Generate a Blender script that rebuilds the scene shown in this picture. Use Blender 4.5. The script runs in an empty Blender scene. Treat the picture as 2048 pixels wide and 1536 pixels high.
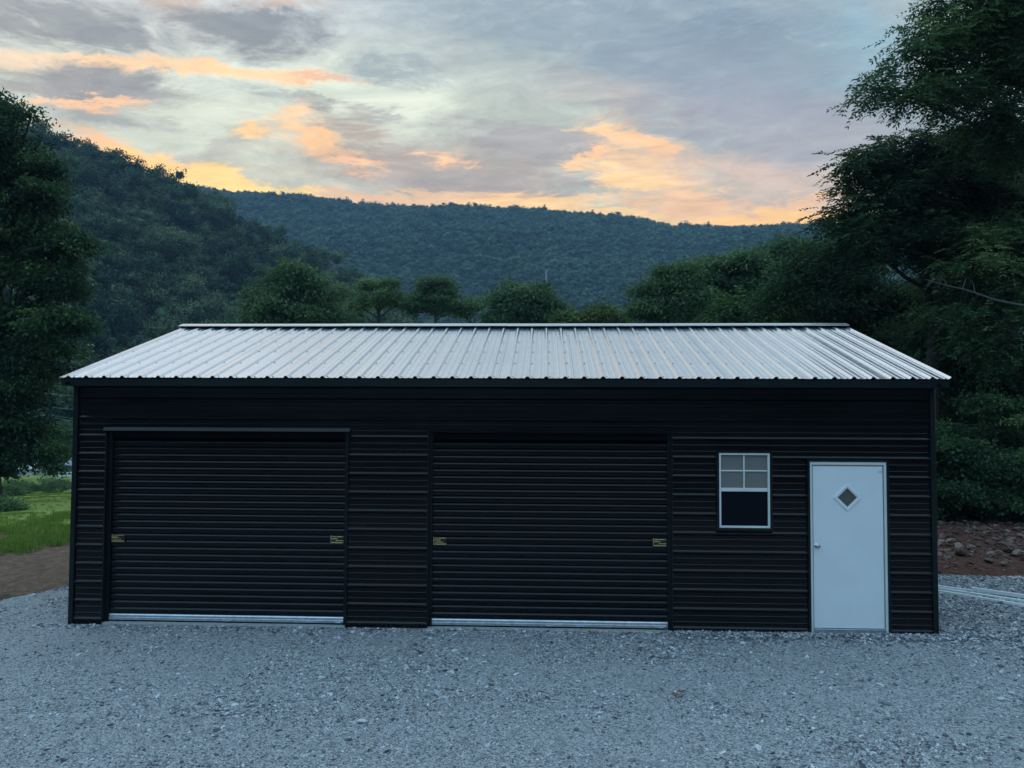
import bpy, math, random
import numpy as np
from mathutils import Matrix, Vector
rad = math.radians
S = bpy.context.scene
C = S.collection

# ------------------------------------------------------------------ camera
CAM = np.array([5.945, -9.6264, 2.6439])
PITCH, YAW, ROLL, FOC = .040, -.0439, .0041, 1560.4      # focal length in pixels of a 2048 px wide picture
def cam_axes(p, y, r):
    cp, sp, cy, sy, cr, sr = math.cos(p), math.sin(p), math.cos(y), math.sin(y), math.cos(r), math.sin(r)
    f = np.array([sy*cp, cy*cp, sp]); r0 = np.array([cy, -sy, 0.]); u0 = np.cross(r0, f)
    return cr*r0 + sr*u0, -sr*r0 + cr*u0, f
AR, AU, AF = cam_axes(PITCH, YAW, ROLL)
def at(px, py, Y):
    d = AR*(px-1024)/FOC - AU*(py-768)/FOC + AF
    return CAM + d*(Y-CAM[1])/d[1]
def ground_at(px, py, z=0.):
    d = AR*(px-1024)/FOC - AU*(py-768)/FOC + AF
    return CAM + d*(z-CAM[2])/d[2]
cd = bpy.data.cameras.new('camera'); cam = bpy.data.objects.new('camera', cd); C.objects.link(cam)
cd.sensor_width = 36; cd.lens = 36*FOC/2048; cd.clip_start = .05; cd.clip_end = 8000
m = Matrix.Identity(4)
for i in range(3):
    m[i][0], m[i][1], m[i][2], m[i][3] = AR[i], AU[i], -AF[i], CAM[i]
cam.matrix_world = m
S.camera = cam
S.view_settings.view_transform = 'Standard'; S.view_settings.look = 'None'
S.view_settings.exposure = 0; S.view_settings.gamma = 1; S.view_settings.use_curve_mapping = False
S.render.engine = 'CYCLES'
S.cycles.use_denoising = True
S.cycles.max_bounces = 6; S.cycles.volume_bounces = 0; S.cycles.transparent_max_bounces = 8
S.cycles.use_fast_gi = False

# ------------------------------------------------------------------ sky
W = bpy.data.worlds.new('World'); S.world = W; W.use_nodes = True
nt = W.node_tree; nt.nodes.clear()
def N(t, tree=None, **kw):
    n = (tree or nt).nodes.new(t)
    for k, v in kw.items(): setattr(n, k, v)
    return n
def L(a, b, tree=None): (tree or nt).links.new(a, b)
def math_(op, a, b=None, c=None, tree=None, clamp=False):
    n = N('ShaderNodeMath', tree, operation=op, use_clamp=clamp)
    for i, v in enumerate((a, b, c)):
        if v is None: continue
        if isinstance(v, (int, float)): n.inputs[i].default_value = v
        else: L(v, n.inputs[i], tree)
    return n.outputs[0]
def mixc(fac, a, b, tree=None, mode='MIX'):
    n = N('ShaderNodeMix', tree, data_type='RGBA', blend_type=mode)
    for sock, v in ((n.inputs[0], fac), (n.inputs[6], a), (n.inputs[7], b)):
        if isinstance(v, (int, float)): sock.default_value = v
        elif isinstance(v, tuple): sock.default_value = (*v, 1)
        else: L(v, sock, tree)
    return n.outputs[2]
def lin(*c): return tuple((v/255/12.92 if v/255 <= .04045 else ((v/255+.055)/1.055)**2.4) for v in c)
def noise(vec, scale, detail=5, rough=.55, dist=0., tree=None, out=0):
    n = N('ShaderNodeTexNoise', tree); n.inputs['Scale'].default_value = scale; n.inputs['Detail'].default_value = detail
    n.inputs['Roughness'].default_value = rough; n.inputs['Distortion'].default_value = dist
    if vec is not None: L(vec, n.inputs['Vector'], tree)
    return n.outputs[out]
def ramp(fac, stops, tree=None, interp='LINEAR'):
    n = N('ShaderNodeValToRGB', tree); cr = n.color_ramp; cr.interpolation = interp
    while len(cr.elements) < len(stops): cr.elements.new(.5)
    for e, (p, c) in zip(cr.elements, stops):
        e.position = p; e.color = (*c, 1) if isinstance(c, tuple) else (c, c, c, 1)
    L(fac, n.inputs[0], tree); return n.outputs[0]

SUN_EL, SUN_AZ = 3.0, -14.0            # the sun has just gone behind the left end of the far ridge
tc = N('ShaderNodeTexCoord'); D = tc.outputs['Generated']
sx = N('ShaderNodeSeparateXYZ'); L(D, sx.inputs[0]); X, Yd, Z = sx.outputs
az = math_('MULTIPLY', math_('ARCTAN2', X, Yd), 57.29578)
el = math_('MULTIPLY', math_('ARCSINE', Z), 57.29578)
# cloud sheet coordinates: the direction projected on a flat layer overhead
zz = math_('ADD', math_('MAXIMUM', Z, 0.0), .16)
cp_ = N('ShaderNodeCombineXYZ'); L(math_('DIVIDE', X, zz), cp_.inputs[0]); L(math_('DIVIDE', Yd, zz), cp_.inputs[1])
mp = N('ShaderNodeMapping'); mp.inputs['Rotation'].default_value = (0, 0, rad(24)); mp.inputs['Scale'].default_value = (.75, 1.25, 1); L(cp_.outputs[0], mp.inputs[0])
P = mp.outputs[0]
nA = noise(P, 1.9, 8, .58, .5)
nB = noise(P, 6.0, 7, .6, .8)
nC = noise(P, 1.1, 6, .6, 1.2)
# warped angles (ragged edges for the big cloud banks)
wcol = noise(P, 5.5, 10, .74, .4, out=1)
ws = N('ShaderNodeSeparateColor'); L(wcol, ws.inputs[0])
Yc_ = math_('MAXIMUM', Yd, .05)        # directions as slopes on a plane to the west, 57.3 units = 45 degrees
azt = math_('MULTIPLY', math_('DIVIDE', X, Yc_), 57.29578); elt = math_('MULTIPLY', math_('DIVIDE', Z, Yc_), 57.29578)
ca = math_('ADD', azt, math_('MULTIPLY', math_('SUBTRACT', ws.outputs[0], .5), 13.))
ce = math_('ADD', elt, math_('MULTIPLY', math_('SUBTRACT', ws.outputs[1], .5), 5.2))
AE = N('ShaderNodeCombineXYZ'); L(ca, AE.inputs[0]); L(ce, AE.inputs[1]); AE = AE.outputs[0]
q_ = N('ShaderNodeCombineXYZ'); L(az, q_.inputs[0]); L(math_('MULTIPLY', el, 2.1), q_.inputs[1])
mq = N('ShaderNodeMapping'); mq.inputs['Rotation'].default_value = (0, 0, rad(-16)); mq.inputs['Scale'].default_value = (.07, .12, 1); L(q_.outputs[0], mq.inputs[0])
nD = noise(mq.outputs[0], 4.2, 9, .66, .6)
nE = noise(mq.outputs[0], 2.6, 10, .68, 1.6)
sky = N('ShaderNodeTexSky', sky_type='NISHITA'); sky.sun_disc = False
sky.sun_elevation = rad(SUN_EL); sky.sun_rotation = rad(SUN_AZ); sky.altitude = 300
sky.air_density = 1.0; sky.dust_density = 1.0; sky.ozone_density = 2.0
nis = N('ShaderNodeVectorMath', operation='SCALE'); L(sky.outputs[0], nis.inputs[0]); nis.inputs['Scale'].default_value = .10
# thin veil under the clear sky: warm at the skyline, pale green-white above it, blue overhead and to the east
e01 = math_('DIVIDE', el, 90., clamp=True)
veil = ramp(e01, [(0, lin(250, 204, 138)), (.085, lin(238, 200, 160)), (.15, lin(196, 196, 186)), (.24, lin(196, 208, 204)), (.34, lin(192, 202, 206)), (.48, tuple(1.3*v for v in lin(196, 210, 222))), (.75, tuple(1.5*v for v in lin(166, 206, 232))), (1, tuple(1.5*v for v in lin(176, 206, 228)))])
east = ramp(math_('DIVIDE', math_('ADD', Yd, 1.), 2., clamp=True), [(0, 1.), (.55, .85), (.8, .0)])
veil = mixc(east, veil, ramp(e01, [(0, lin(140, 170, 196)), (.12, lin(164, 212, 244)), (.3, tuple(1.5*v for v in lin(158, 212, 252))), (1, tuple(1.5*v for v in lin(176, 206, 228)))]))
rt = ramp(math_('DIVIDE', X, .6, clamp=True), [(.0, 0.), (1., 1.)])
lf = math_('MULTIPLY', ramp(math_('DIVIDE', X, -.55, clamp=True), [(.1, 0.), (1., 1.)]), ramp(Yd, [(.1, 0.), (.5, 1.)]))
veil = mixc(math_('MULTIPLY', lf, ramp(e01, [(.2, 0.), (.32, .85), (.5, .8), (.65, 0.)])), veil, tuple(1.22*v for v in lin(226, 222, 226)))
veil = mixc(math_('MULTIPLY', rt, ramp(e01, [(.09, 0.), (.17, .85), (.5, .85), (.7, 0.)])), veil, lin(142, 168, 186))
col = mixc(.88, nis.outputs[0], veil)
def sky_angles(px, py):
    d = AR*(px-1024)/FOC - AU*(py-768)/FOC + AF; d = d/d[1]
    return d[0]*57.29578, d[2]*57.29578
def bank(col, px, py, sa, se, rot, c, k=1.0, soft=.5, nz=None, amt=.9, gain=1.15):
    """one cloud bank: centre by direction, half sizes in degrees"""
    a0, e0 = sky_angles(px, py); nz = nD if nz is None else nz
    mpn = N('ShaderNodeMapping', vector_type='TEXTURE')
    mpn.inputs['Location'].default_value = (a0, e0, 0); mpn.inputs['Rotation'].default_value = (0, 0, rad(rot)); mpn.inputs['Scale'].default_value = (sa, se, 1)
    L(AE, mpn.inputs[0])
    g = N('ShaderNodeTexGradient', gradient_type='SPHERICAL'); L(mpn.outputs[0], g.inputs[0])
    f = math_('MULTIPLY', g.outputs[1], math_('ADD', math_('MULTIPLY', math_('SUBTRACT', nz, .5), amt*8.), gain), clamp=True)
    f = math_('MULTIPLY', f, k, clamp=True)
    return mixc(f, col, c)
GREY = lin(146, 152, 158)
# general broken cloud over the whole dome
gm = ramp(nA, [(.46, 0.), (.66, 1.)])
fade = ramp(e01, [(.06, .35), (.2, .75), (.34, .6), (.6, .25)])
col = mixc(math_('MULTIPLY', gm, fade), col, mixc(ramp(nC, [(.4, 0.), (.62, 1.)]), GREY, lin(158, 160, 164)))
streak = ramp(nC, [(.52, 0.), (.60, 1.)])
lowm = ramp(e01, [(.05, .55), (.17, .4), (.30, .0)])
frontm = ramp(Yd, [(.3, 0.), (.8, 1.)])
col = mixc(math_('MULTIPLY', math_('MULTIPLY', streak, lowm), frontm), col, lin(226, 186, 160))
B = lambda *a, **k: bank(col, *a, **k)
# large banks, far to near
PALE = lin(222, 230, 220)
col = B(700, 200, 15, 6.0, 2, PALE, k=.62, amt=.5, gain=1.6)
col = B(300, 250, 13, 4.0, -10, lin(206, 212, 202), k=.6, amt=.6, gain=1.5)
col = B(560, 330, 12, 2.6, 6, lin(204, 198, 184), k=.6)
col = B(1600, 150, 20, 8, -10, lin(134, 152, 170), k=.95, amt=.6, gain=1.7)
col = B(1300, 90, 15, 5, -14, lin(140, 156, 168), k=.9, amt=.8, gain=1.5)
col = B(1450, 60, 7, 3.2, -10, lin(120, 138, 156), k=.7)
col = B(1000, 40, 11, 3.4, -6, lin(158, 172, 180), k=.6)
col = B(1720, 70, 4.5, 6, 10, lin(140, 176, 198), k=.6, amt=.4)
col = B(1600, 270, 13, 4.6, -10, lin(172, 168, 176), k=.8, amt=.6, gain=1.6)
col = B(1250, 205, 9, 2.2, -12, lin(184, 172, 170), k=.7)
col = B(1000, 230, 8, 3.0, 10, lin(176, 182, 182), k=.65)
col = B(80, 45, 12, 2.6, -4, lin(150, 152, 152), k=.9, gain=1.6)
col = B(230, 85, 8, 1.8, -4, lin(138, 140, 146), k=.8)
col = B(500, 55, 6.5, 2.6, -8, lin(136, 138, 144), k=.95, amt=.6, gain=2.0)
col = B(370, 30, 4, 1.6, -20, lin(150, 148, 150), k=.8)
col = B(370, 8, 4, .9, -4, lin(206, 180, 162), k=.7)
col = B(560, 4, 4, .7, 0, lin(214, 184, 164), k=.7)
col = B(60, 122, 7, 1.1, -8, lin(232, 206, 180), k=.85, gain=1.6)
col = B(300, 135, 10, .95, -5, lin(246, 206, 164), k=.95, amt=.5, gain=1.9)
col = B(520, 150, 8.5, .85, -5, lin(248, 206, 162), k=.95, amt=.4, gain=2.2)
col = B(660, 158, 5, .5, -2, lin(226, 180, 152), k=.8, amt=.4, gain=1.8)
col = B(200, 175, 7, 2.0, -8, lin(146, 144, 150), k=.98, amt=.5, gain=2.2)
col = B(70, 165, 5, 1.2, -4, lin(160, 154, 154), k=.8, gain=1.6)
col = B(160, 208, 5.5, .7, -3, lin(244, 196, 156), k=.95, amt=.4, gain=2.)
col = B(200, 236, 7, 1.0, -8, lin(160, 160, 164), k=.8, amt=.6, gain=1.5)
col = B(560, 200, 5, 1.1, -14, lin(158, 166, 170), k=.75)
col = B(640, 212, 4, .8, -6, lin(150, 156, 164), k=.7)
col = B(800, 135, 5.5, 1.3, -6, lin(154, 164, 172), k=.85, gain=1.5)
col = B(740, 235, 4, 1.0, -10, lin(156, 156, 162), k=.8, gain=1.5)
col = B(440, 310, 9, 1.5, 24, lin(176, 174, 170), k=.7)
col = B(300, 330, 8, 1.0, -20, lin(196, 180, 166), k=.7)
col = B(1060, 290, 8, 2.4, -4, lin(160, 156, 162), k=.95, amt=.5, gain=1.9)
col = B(860, 340, 12, 2.6, -6, lin(172, 160, 156), k=.95, amt=.5, gain=1.9)
col = B(700, 280, 6, 2.6, -24, lin(172, 158, 150), k=.85, gain=1.5)
col = B(1000, 370, 9, 1.3, 0, lin(164, 154, 154), k=.85, gain=1.6)
col = B(588, 228, 1.9, 1.2, 10, lin(246, 206, 166), k=.95, amt=.8, gain=1.35)
col = B(515, 265, 2.0, .8, -5, lin(250, 206, 146), k=.95, amt=.8, gain=1.35)
col = B(620, 275, 2.6, 1.4, -16, lin(246, 196, 142), k=.95, amt=.8, gain=1.35)
col = B(700, 318, 3.6, .9, -20, lin(244, 192, 150), k=.9, amt=.8, gain=1.35)
col = B(890, 322, 2.4, .7, -10, lin(250, 200, 152), k=.9, amt=.8, gain=1.35)
col = B(650, 395, 10, .9, -3, lin(228, 184, 148), k=.7, gain=1.6)
# the glow at the skyline
col = B(760, 425, 16, 1.5, 0, lin(246, 196, 148), k=.8, amt=.4, gain=1.6)
col = B(1300, 450, 14, 1.5, -2, lin(250, 204, 146), k=.85, amt=.4, gain=1.8)
col = B(260, 318, 8, 1.2, -24, lin(238, 186, 142), k=.9, amt=.6, gain=1.8)
col = B(350, 362, 8.5, 2.0, -20, lin(255, 206, 128), k=1., amt=.35, gain=2.6)
col = B(430, 383, 9, 1.6, -8, lin(255, 218, 136), k=1., amt=.3, gain=2.6)
col = B(880, 396, 13, .8, 0, lin(224, 184, 150), k=.9, amt=.4, gain=2.)
col = B(1040, 408, 9, .8, 4, lin(250, 206, 146), k=.95, amt=.4, gain=2.2)
col = B(1290, 330, 6.0, 3.6, -30, lin(240, 196, 152), k=.9, amt=.8, gain=1.35)
col = B(1250, 272, 4.6, .9, -8, lin(252, 206, 156), k=.95, amt=.9, gain=2.)
col = B(1310, 300, 2.2, 1.3, -60, lin(250, 200, 150), k=.9, amt=.8, gain=2.)
col = B(1280, 348, 3.0, 1.1, 4, lin(248, 208, 152), k=1., amt=.6, gain=2.4)
col = B(1188, 325, .9, 1.3, 0, lin(252, 200, 150), k=.85, amt=.6, gain=2.)
col = B(1480, 345, 9, 1.7, -6, lin(206, 182, 172), k=.9, amt=.6, gain=1.7)
col = B(1500, 385, 7, 1.2, 6, lin(196, 178, 170), k=.8)
col = B(1380, 408, 6, 1.2, -4, lin(244, 194, 150), k=.85, gain=1.6)
col = B(1600, 405, 5, .8, 14, lin(246, 196, 152), k=.8, gain=1.7)
col = B(1570, 440, 8, 1.0, 4, lin(252, 200, 126), k=1., amt=.3, gain=2.5)
col = B(1180, 425, 7, .7, -3, lin(255, 212, 150), k=.8, amt=.4, gain=2.)
# fine fibrous texture everywhere in the cloud
warm = N('ShaderNodeVectorMath', operation='MULTIPLY'); L(col, warm.inputs[0]); warm.inputs[1].default_value = (1.07, 1.03, .87)
col = mixc(math_('MULTIPLY', ramp(Yd, [(.2, 0.), (.7, 1.)]), ramp(e01, [(.24, 1.), (.36, 0.)])), col, warm.outputs[0])
tex = math_('ADD', math_('MULTIPLY', math_('SUBTRACT', nE, .5), .80), math_('MULTIPLY', math_('SUBTRACT', nB, .5), .45))
tx = N('ShaderNodeVectorMath', operation='SCALE'); L(col, tx.inputs[0]); L(math_('ADD', tex, 1.), tx.inputs['Scale']); col = tx.outputs[0]
col = bank(col, 1100, -60, 30, 11, -3, lin(126, 140, 152), k=.5, amt=.35, gain=1.3)
col = bank(col, 1500, 200, 15, 6, -8, lin(138, 144, 160), k=.5, amt=.5, gain=1.3)
col = bank(col, 100, 20, 14, 3, -3, lin(132, 134, 138), k=.4, amt=.6, gain=1.3)
# below the horizon the dome goes on as dim haze
col = mixc(ramp(math_('ADD', math_('DIVIDE', el, 20.), .5, clamp=True), [(.35, 1.), (.5, 0.)]), col, lin(70, 84, 96))
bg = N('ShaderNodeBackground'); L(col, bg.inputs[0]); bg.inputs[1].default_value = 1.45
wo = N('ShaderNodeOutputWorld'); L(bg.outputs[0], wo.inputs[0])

sd = bpy.data.lights.new('sun', 'SUN'); sd.energy = .5; sd.angle = rad(12); sd.color = (1, .78, .55)
so = bpy.data.objects.new('sun', sd); C.objects.link(so)
sdir = Vector((math.sin(rad(SUN_AZ))*math.cos(rad(SUN_EL)), math.cos(rad(SUN_AZ))*math.cos(rad(SUN_EL)), math.sin(rad(SUN_EL))))
so.rotation_euler = sdir.to_track_quat('Z', 'Y').to_euler()
so.location = (0, 0, 60)

# ------------------------------------------------------------------ helpers
rng = np.random.default_rng(7); random.seed(7)
class MB:
    def __init__(s): s.v = []; s.f = []
    def add(s, vs, fs):
        o = len(s.v); s.v += [tuple(map(float, p)) for p in vs]; s.f += [tuple(i+o for i in f) for f in fs]; return s
    def box(s, x0, x1, y0, y1, z0, z1, bev=0.):
        if bev <= 0:
            return s.add([(x0,y0,z0),(x1,y0,z0),(x1,y1,z0),(x0,y1,z0),(x0,y0,z1),(x1,y0,z1),(x1,y1,z1),(x0,y1,z1)],
                         [(0,3,2,1),(4,5,6,7),(0,1,5,4),(1,2,6,5),(2,3,7,6),(3,0,4,7)])
        b = bev   # front (−y) edges chamfered
        return s.add([(x0,y1,z0),(x1,y1,z0),(x1,y1,z1),(x0,y1,z1),(x0,y0+b,z0),(x1,y0+b,z0),(x1,y0+b,z1),(x0,y0+b,z1),
                      (x0+b,y0,z0+b),(x1-b,y0,z0+b),(x1-b,y0,z1-b),(x0+b,y0,z1-b)],
                     [(0,3,2,1),(0,1,5,4),(1,2,6,5),(2,3,7,6),(3,0,4,7),(4,5,9,8),(5,6,10,9),(6,7,11,10),(7,4,8,11),(8,9,10,11)])
    def extrude_x(s, prof, x0, x1):           # prof: closed list of (y, z)
        n = len(prof)
        vs = [(x0, y, z) for y, z in prof] + [(x1, y, z) for y, z in prof]
        fs = [(i, (i+1) % n, (i+1) % n+n, i+n) for i in range(n)]
        fs += [tuple(range(n))[::-1], tuple(range(n, 2*n))]
        return s.add(vs, fs)
    def tube(s, pts, rads, n=6, caps=True):
        pts = [np.array(p, float) for p in pts]; rings = []
        for i, p in enumerate(pts):
            d = pts[min(i+1, len(pts)-1)] - pts[max(i-1, 0)]; d /= (np.linalg.norm(d)+1e-9)
            a = np.cross(d, (0, 0, 1.)) if abs(d[2]) < .9 else np.cross(d, (1., 0, 0)); a /= np.linalg.norm(a); b = np.cross(d, a)
            r = rads[i] if hasattr(rads, '__len__') else rads
            rings.append([p + r*(math.cos(t)*a + math.sin(t)*b) for t in [2*math.pi*k/n for k in range(n)]])
        vs = [q for r in rings for q in r]; fs = []
        for i in range(len(pts)-1):
            for k in range(n): fs.append((i*n+k, i*n+(k+1) % n, (i+1)*n+(k+1) % n, (i+1)*n+k))
        if caps: fs += [tuple(range(n))[::-1], tuple(range((len(pts)-1)*n, len(pts)*n))]
        return s.add(vs, fs)
    def mesh(s, name, mat=None, smooth=False):
        me = bpy.data.meshes.new(name); me.from_pydata(s.v, [], s.f)
        if mat: me.materials.append(mat)
        if smooth: me.polygons.foreach_set('use_smooth', [True]*len(me.polygons))
        me.update(); return me
    def build(s, name, mat, parent=None, smooth=False, **kw): return link(name, s.mesh(name, mat, smooth), parent, **kw)
def link(name, data, parent=None, label=None, cat=None, group=None, kind=None, loc=None, rot=None):
    o = bpy.data.objects.new(name, data); C.objects.link(o)
    if parent is not None: o.parent = parent
    if label: o['label'] = label
    if cat: o['category'] = cat
    if group: o['group'] = group
    if kind: o['kind'] = kind
    if loc is not None: o.location = loc
    if rot is not None: o.rotation_euler = rot
    return o
def empty(name, loc, label, cat, group=None, rz=0): return link(name, None, None, label, cat, group, None, loc, (0, 0, rz))
def npmesh(name, V, F, mat, smooth=False, attrs=None):
    """V (n,3); F (m,k) with constant k"""
    me = bpy.data.meshes.new(name); V = np.asarray(V, np.float32); F = np.asarray(F, np.int32); k = F.shape[1]
    me.vertices.add(len(V)); me.vertices.foreach_set('co', V.ravel())
    me.loops.add(F.size); me.loops.foreach_set('vertex_index', F.ravel())
    me.polygons.add(len(F)); me.polygons.foreach_set('loop_start', np.arange(0, F.size, k, dtype=np.int32))
    try: me.polygons.foreach_set('loop_total', np.full(len(F), k, np.int32))
    except Exception: pass
    if smooth: me.polygons.foreach_set('use_smooth', np.ones(len(F), bool))
    for an, (dom, arr) in (attrs or {}).items():
        a = me.attributes.new(an, 'FLOAT', dom); a.data.foreach_set('value', np.asarray(arr, np.float32))
    me.materials.append(mat); me.update(calc_edges=True); me.validate(); return me

def mat(name, base=(.5, .5, .5), rough=.6, metal=0., spec=.5, build=None):
    M = bpy.data.materials.new(name); M.use_nodes = True; t = M.node_tree; b = t.nodes['Principled BSDF']
    b.inputs['Base Color'].default_value = (*base, 1); b.inputs['Roughness'].default_value = rough
    b.inputs['Metallic'].default_value = metal; b.inputs['Specular IOR Level'].default_value = spec
    if build: build(t, b)
    return M
def objco(t): return N('ShaderNodeTexCoord', t).outputs['Object']
def geopos(t): return N('ShaderNodeNewGeometry', t).outputs['Position']
def bump(t, b, h, strength=.3, dist=.02):
    n = N('ShaderNodeBump', t); n.inputs['Strength'].default_value = strength; n.inputs['Distance'].default_value = dist
    L(h, n.inputs['Height'], t); L(n.outputs[0], b.inputs['Normal'], t); return n

# painted steel: near black with faint dust, water marks and oil-canning
def black_paint(tint, dust=.012):
    def f(t, b):
        p = geopos(t); mpp = N('ShaderNodeMapping', t); mpp.inputs['Scale'].default_value = (.6, .6, 3.); L(p, mpp.inputs[0], t)
        n1 = noise(mpp.outputs[0], 1.4, 5, .6, tree=t); n2 = noise(p, 26, 4, .6, tree=t)
        f1 = math_('MULTIPLY', ramp(n1, [(.4, 0.), (.75, 1.)], t), ramp(n2, [(.3, .4), (.7, 1.)], t), tree=t)
        sp_ = N('ShaderNodeSeparateXYZ', t); L(p, sp_.inputs[0], t)
        splash = math_('MULTIPLY', ramp(math_('ADD', sp_.outputs[2], math_('MULTIPLY', noise(p, 5, 4, .6, tree=t), -.25, tree=t), tree=t), [(.0, .8), (.22, 0.)], t), ramp(noise(p, 70, 3, .7, tree=t), [(.45, .15), (.7, 1.)], t), tree=t)
        L(mixc(splash, mixc(f1, tint, tuple(v+dust for v in tint), t), (.020, .021, .022), t), b.inputs['Base Color'], t)
        L(math_('ADD', math_('MULTIPLY', n1, .16, tree=t), .12, tree=t), b.inputs['Roughness'], t)
        bump(t, b, noise(p, 2.2, 2, .5, tree=t), .15, .006)
    return f
M_SIDING = mat('black_siding', (.002, .002, .003), .18, 0, .32, black_paint((.0008, .0010, .0022), .0008))
M_TRIM = mat('black_trim', (.012, .016, .02), .4, 0, .22, black_paint((.008, .013, .015), .006))
M_SLAT = mat('black_door_slat', (.002, .003, .005), .2, 0, .30, black_paint((.0008, .0014, .0030), .0008))
def galv(t, b):
    p = geopos(t); oi = N('ShaderNodeObjectInfo', t)
    vo = N('ShaderNodeTexVoronoi', t); vo.inputs['Scale'].default_value = 60; L(p, vo.inputs['Vector'], t)
    n1 = noise(p, 1.1, 4, .6, tree=t); n2 = noise(p, 9, 4, .6, tree=t)
    c = mixc(n1, (.76, .77, .77), (.90, .90, .89), t)
    c = mixc(math_('MULTIPLY', vo.outputs['Color'], .10, tree=t), c, (.5, .52, .55), t)
    c = mixc(math_('MULTIPLY', oi.outputs['Random'], .18, tree=t), c, (.62, .65, .70), t)
    L(c, b.inputs['Base Color'], t)
    L(math_('ADD', math_('MULTIPLY', n2, .16, tree=t), .14, tree=t), b.inputs['Roughness'], t)
    bump(t, b, noise(p, 3.2, 3, .5, tree=t), .35, .012)
M_ROOF = mat('galvanised_roof', (.75, .76, .78), .33, .9, .5, galv)
M_SCREW = mat('screw_grey', (.08, .08, .09), .5, .6)
M_ALU = mat('aluminium_bar', (.55, .60, .64), .38, .8, .5, lambda t, b: L(ramp(noise(geopos(t), 14, 5, .65, tree=t), [(.3, (.42, .46, .5)), (.7, (.66, .70, .74))], t), b.inputs['Base Color'], t))
M_CONC = mat('concrete', (.32, .33, .32), .9, 0, .3, lambda t, b: (L(ramp(noise(geopos(t), 18, 6, .7, tree=t), [(.3, (.20, .21, .20)), (.7, (.42, .43, .41))], t), b.inputs['Base Color'], t), bump(t, b, noise(geopos(t), 60, 4, .6, tree=t), .4, .004)))
def white_paint(c0, c1):
    def f(t, b):
        p = geopos(t); n1 = noise(p, 2.5, 5, .6, tree=t)
        L(mixc(ramp(n1, [(.35, 0.), (.7, 1.)], t), c0, c1, t), b.inputs['Base Color'], t)
        bump(t, b, noise(p, 120, 3, .6, tree=t), .06, .002)
    return f
M_DOOR = mat('white_door', (.78, .79, .79), .42, 0, .4, white_paint((.79, .80, .80), (.74, .75, .76)))
M_FRAME = mat('white_frame', (.7, .71, .70), .45, 0, .4, white_paint((.72, .73, .70), (.62, .63, .60)))
M_GREYFRAME = mat('mill_frame', (.35, .37, .38), .4, .5, .5)
M_GLASS = mat('window_glass', (.028, .032, .036), .06, 0, .9)
M_GLASS2 = mat('sky_grey_glass', (.19, .185, .17), .16, 0, .6, lambda t, b: bump(t, b, noise(geopos(t), 5, 3, .5, tree=t), .2, .01))  # sky reflected in the upper panes is put into the grey base colour
M_SCREEN = mat('insect_screen', (.002, .004, .008), .5, 0, .1)
M_CHROME = mat('chrome', (.55, .55, .57), .07, 1.)
M_ZINC = mat('yellow_zinc', (.42, .38, .24), .4, .75, .5, lambda t, b: L(ramp(noise(geopos(t), 40, 4, .6, tree=t), [(.3, (.26, .18, .06)), (.7, (.85, .68, .34))], t), b.inputs['Base Color'], t))
M_PLATE = mat('latch_plate', (.05, .05, .032), .3, .8)
M_DARK = mat('dark_gap', (.004, .004, .005), .8, 0, .1)
M_LABEL = mat('sticker', (.55, .62, .75), .5)
M_LABEL2 = mat('sticker_print', (.05, .07, .35), .5)
M_PVC = mat('white_trim_length', (.62, .64, .64), .45, 0, .4, white_paint((.86, .88, .86), (.74, .76, .74)))

# ------------------------------------------------------------------ terrain
def sstep(a, b, x):
    t = np.clip((x-a)/(b-a), 0, 1); return t*t*(3-2*t)
def vnoise(x, y, s, seed=0):
    """cheap smooth value noise"""
    x = np.asarray(x, float)/s; y = np.asarray(y, float)/s; xi = np.floor(x); yi = np.floor(y); fx = x-xi; fy = y-yi
    def h(a, b): return np.modf(np.abs(np.sin(a*127.1+b*311.7+seed*74.7)*43758.5453))[0]
    fx = fx*fx*(3-2*fx); fy = fy*fy*(3-2*fy)
    return (h(xi, yi)*(1-fx)+h(xi+1, yi)*fx)*(1-fy)+(h(xi, yi+1)*(1-fx)+h(xi+1, yi+1)*fx)*fy
def gh(x, y):
    """height of the ground"""
    x = np.asarray(x, float); y = np.asarray(y, float)
    d = np.hypot(x-5.9, y+9.6)
    z = np.where(d < 75, -3.2*sstep(17, 80, d), -3.2) - 5.5*sstep(75, 170, d) - 5*sstep(170, 330, d)
    rightm = sstep(11.2, 12.6, x)
    bank = .10*sstep(3.6, 5.5, y)+.28*sstep(5.3, 7.4, y) + .9*sstep(8, 14, y)
    z = z*(1-rightm*(1-sstep(60, 120, d))) + rightm*bank*(1-sstep(40, 90, d))
    z = z + (vnoise(x, y, 1.7, 3)-.5)*.06*sstep(10.5, 14, d) + (vnoise(x, y, .6, 5)-.5)*.03*sstep(13, 16, d)*(d < 60) + (vnoise(x, y, 30, 9)-.5)*3*sstep(90, 200, d)
    inside = (x > -.6) & (x < 11.2) & (y > -.4) & (y < 6.8)
    return np.where(inside, -.02, z)
def grid_axis(lo, hi, dens):
    pts = [0.]
    while pts[-1] < hi: pts.append(pts[-1] + dens(pts[-1]))
    neg = [0.]
    while neg[-1] > lo: neg.append(neg[-1] - dens(-neg[-1]))
    return np.array(neg[:0:-1] + pts)
def sheet(name, xs, ys, zf, matl, **kw):
    XX, YY = np.meshgrid(xs, ys); ZZ = zf(XX, YY); n, k = XX.shape
    V = np.stack([XX, YY, ZZ], -1).reshape(-1, 3); i = np.arange(n*k).reshape(n, k)
    F = np.stack([i[:-1, :-1], i[:-1, 1:], i[1:, 1:], i[1:, :-1]], -1).reshape(-1, 4)
    return link(name, npmesh(name, V, F, matl, True), **kw)
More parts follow.
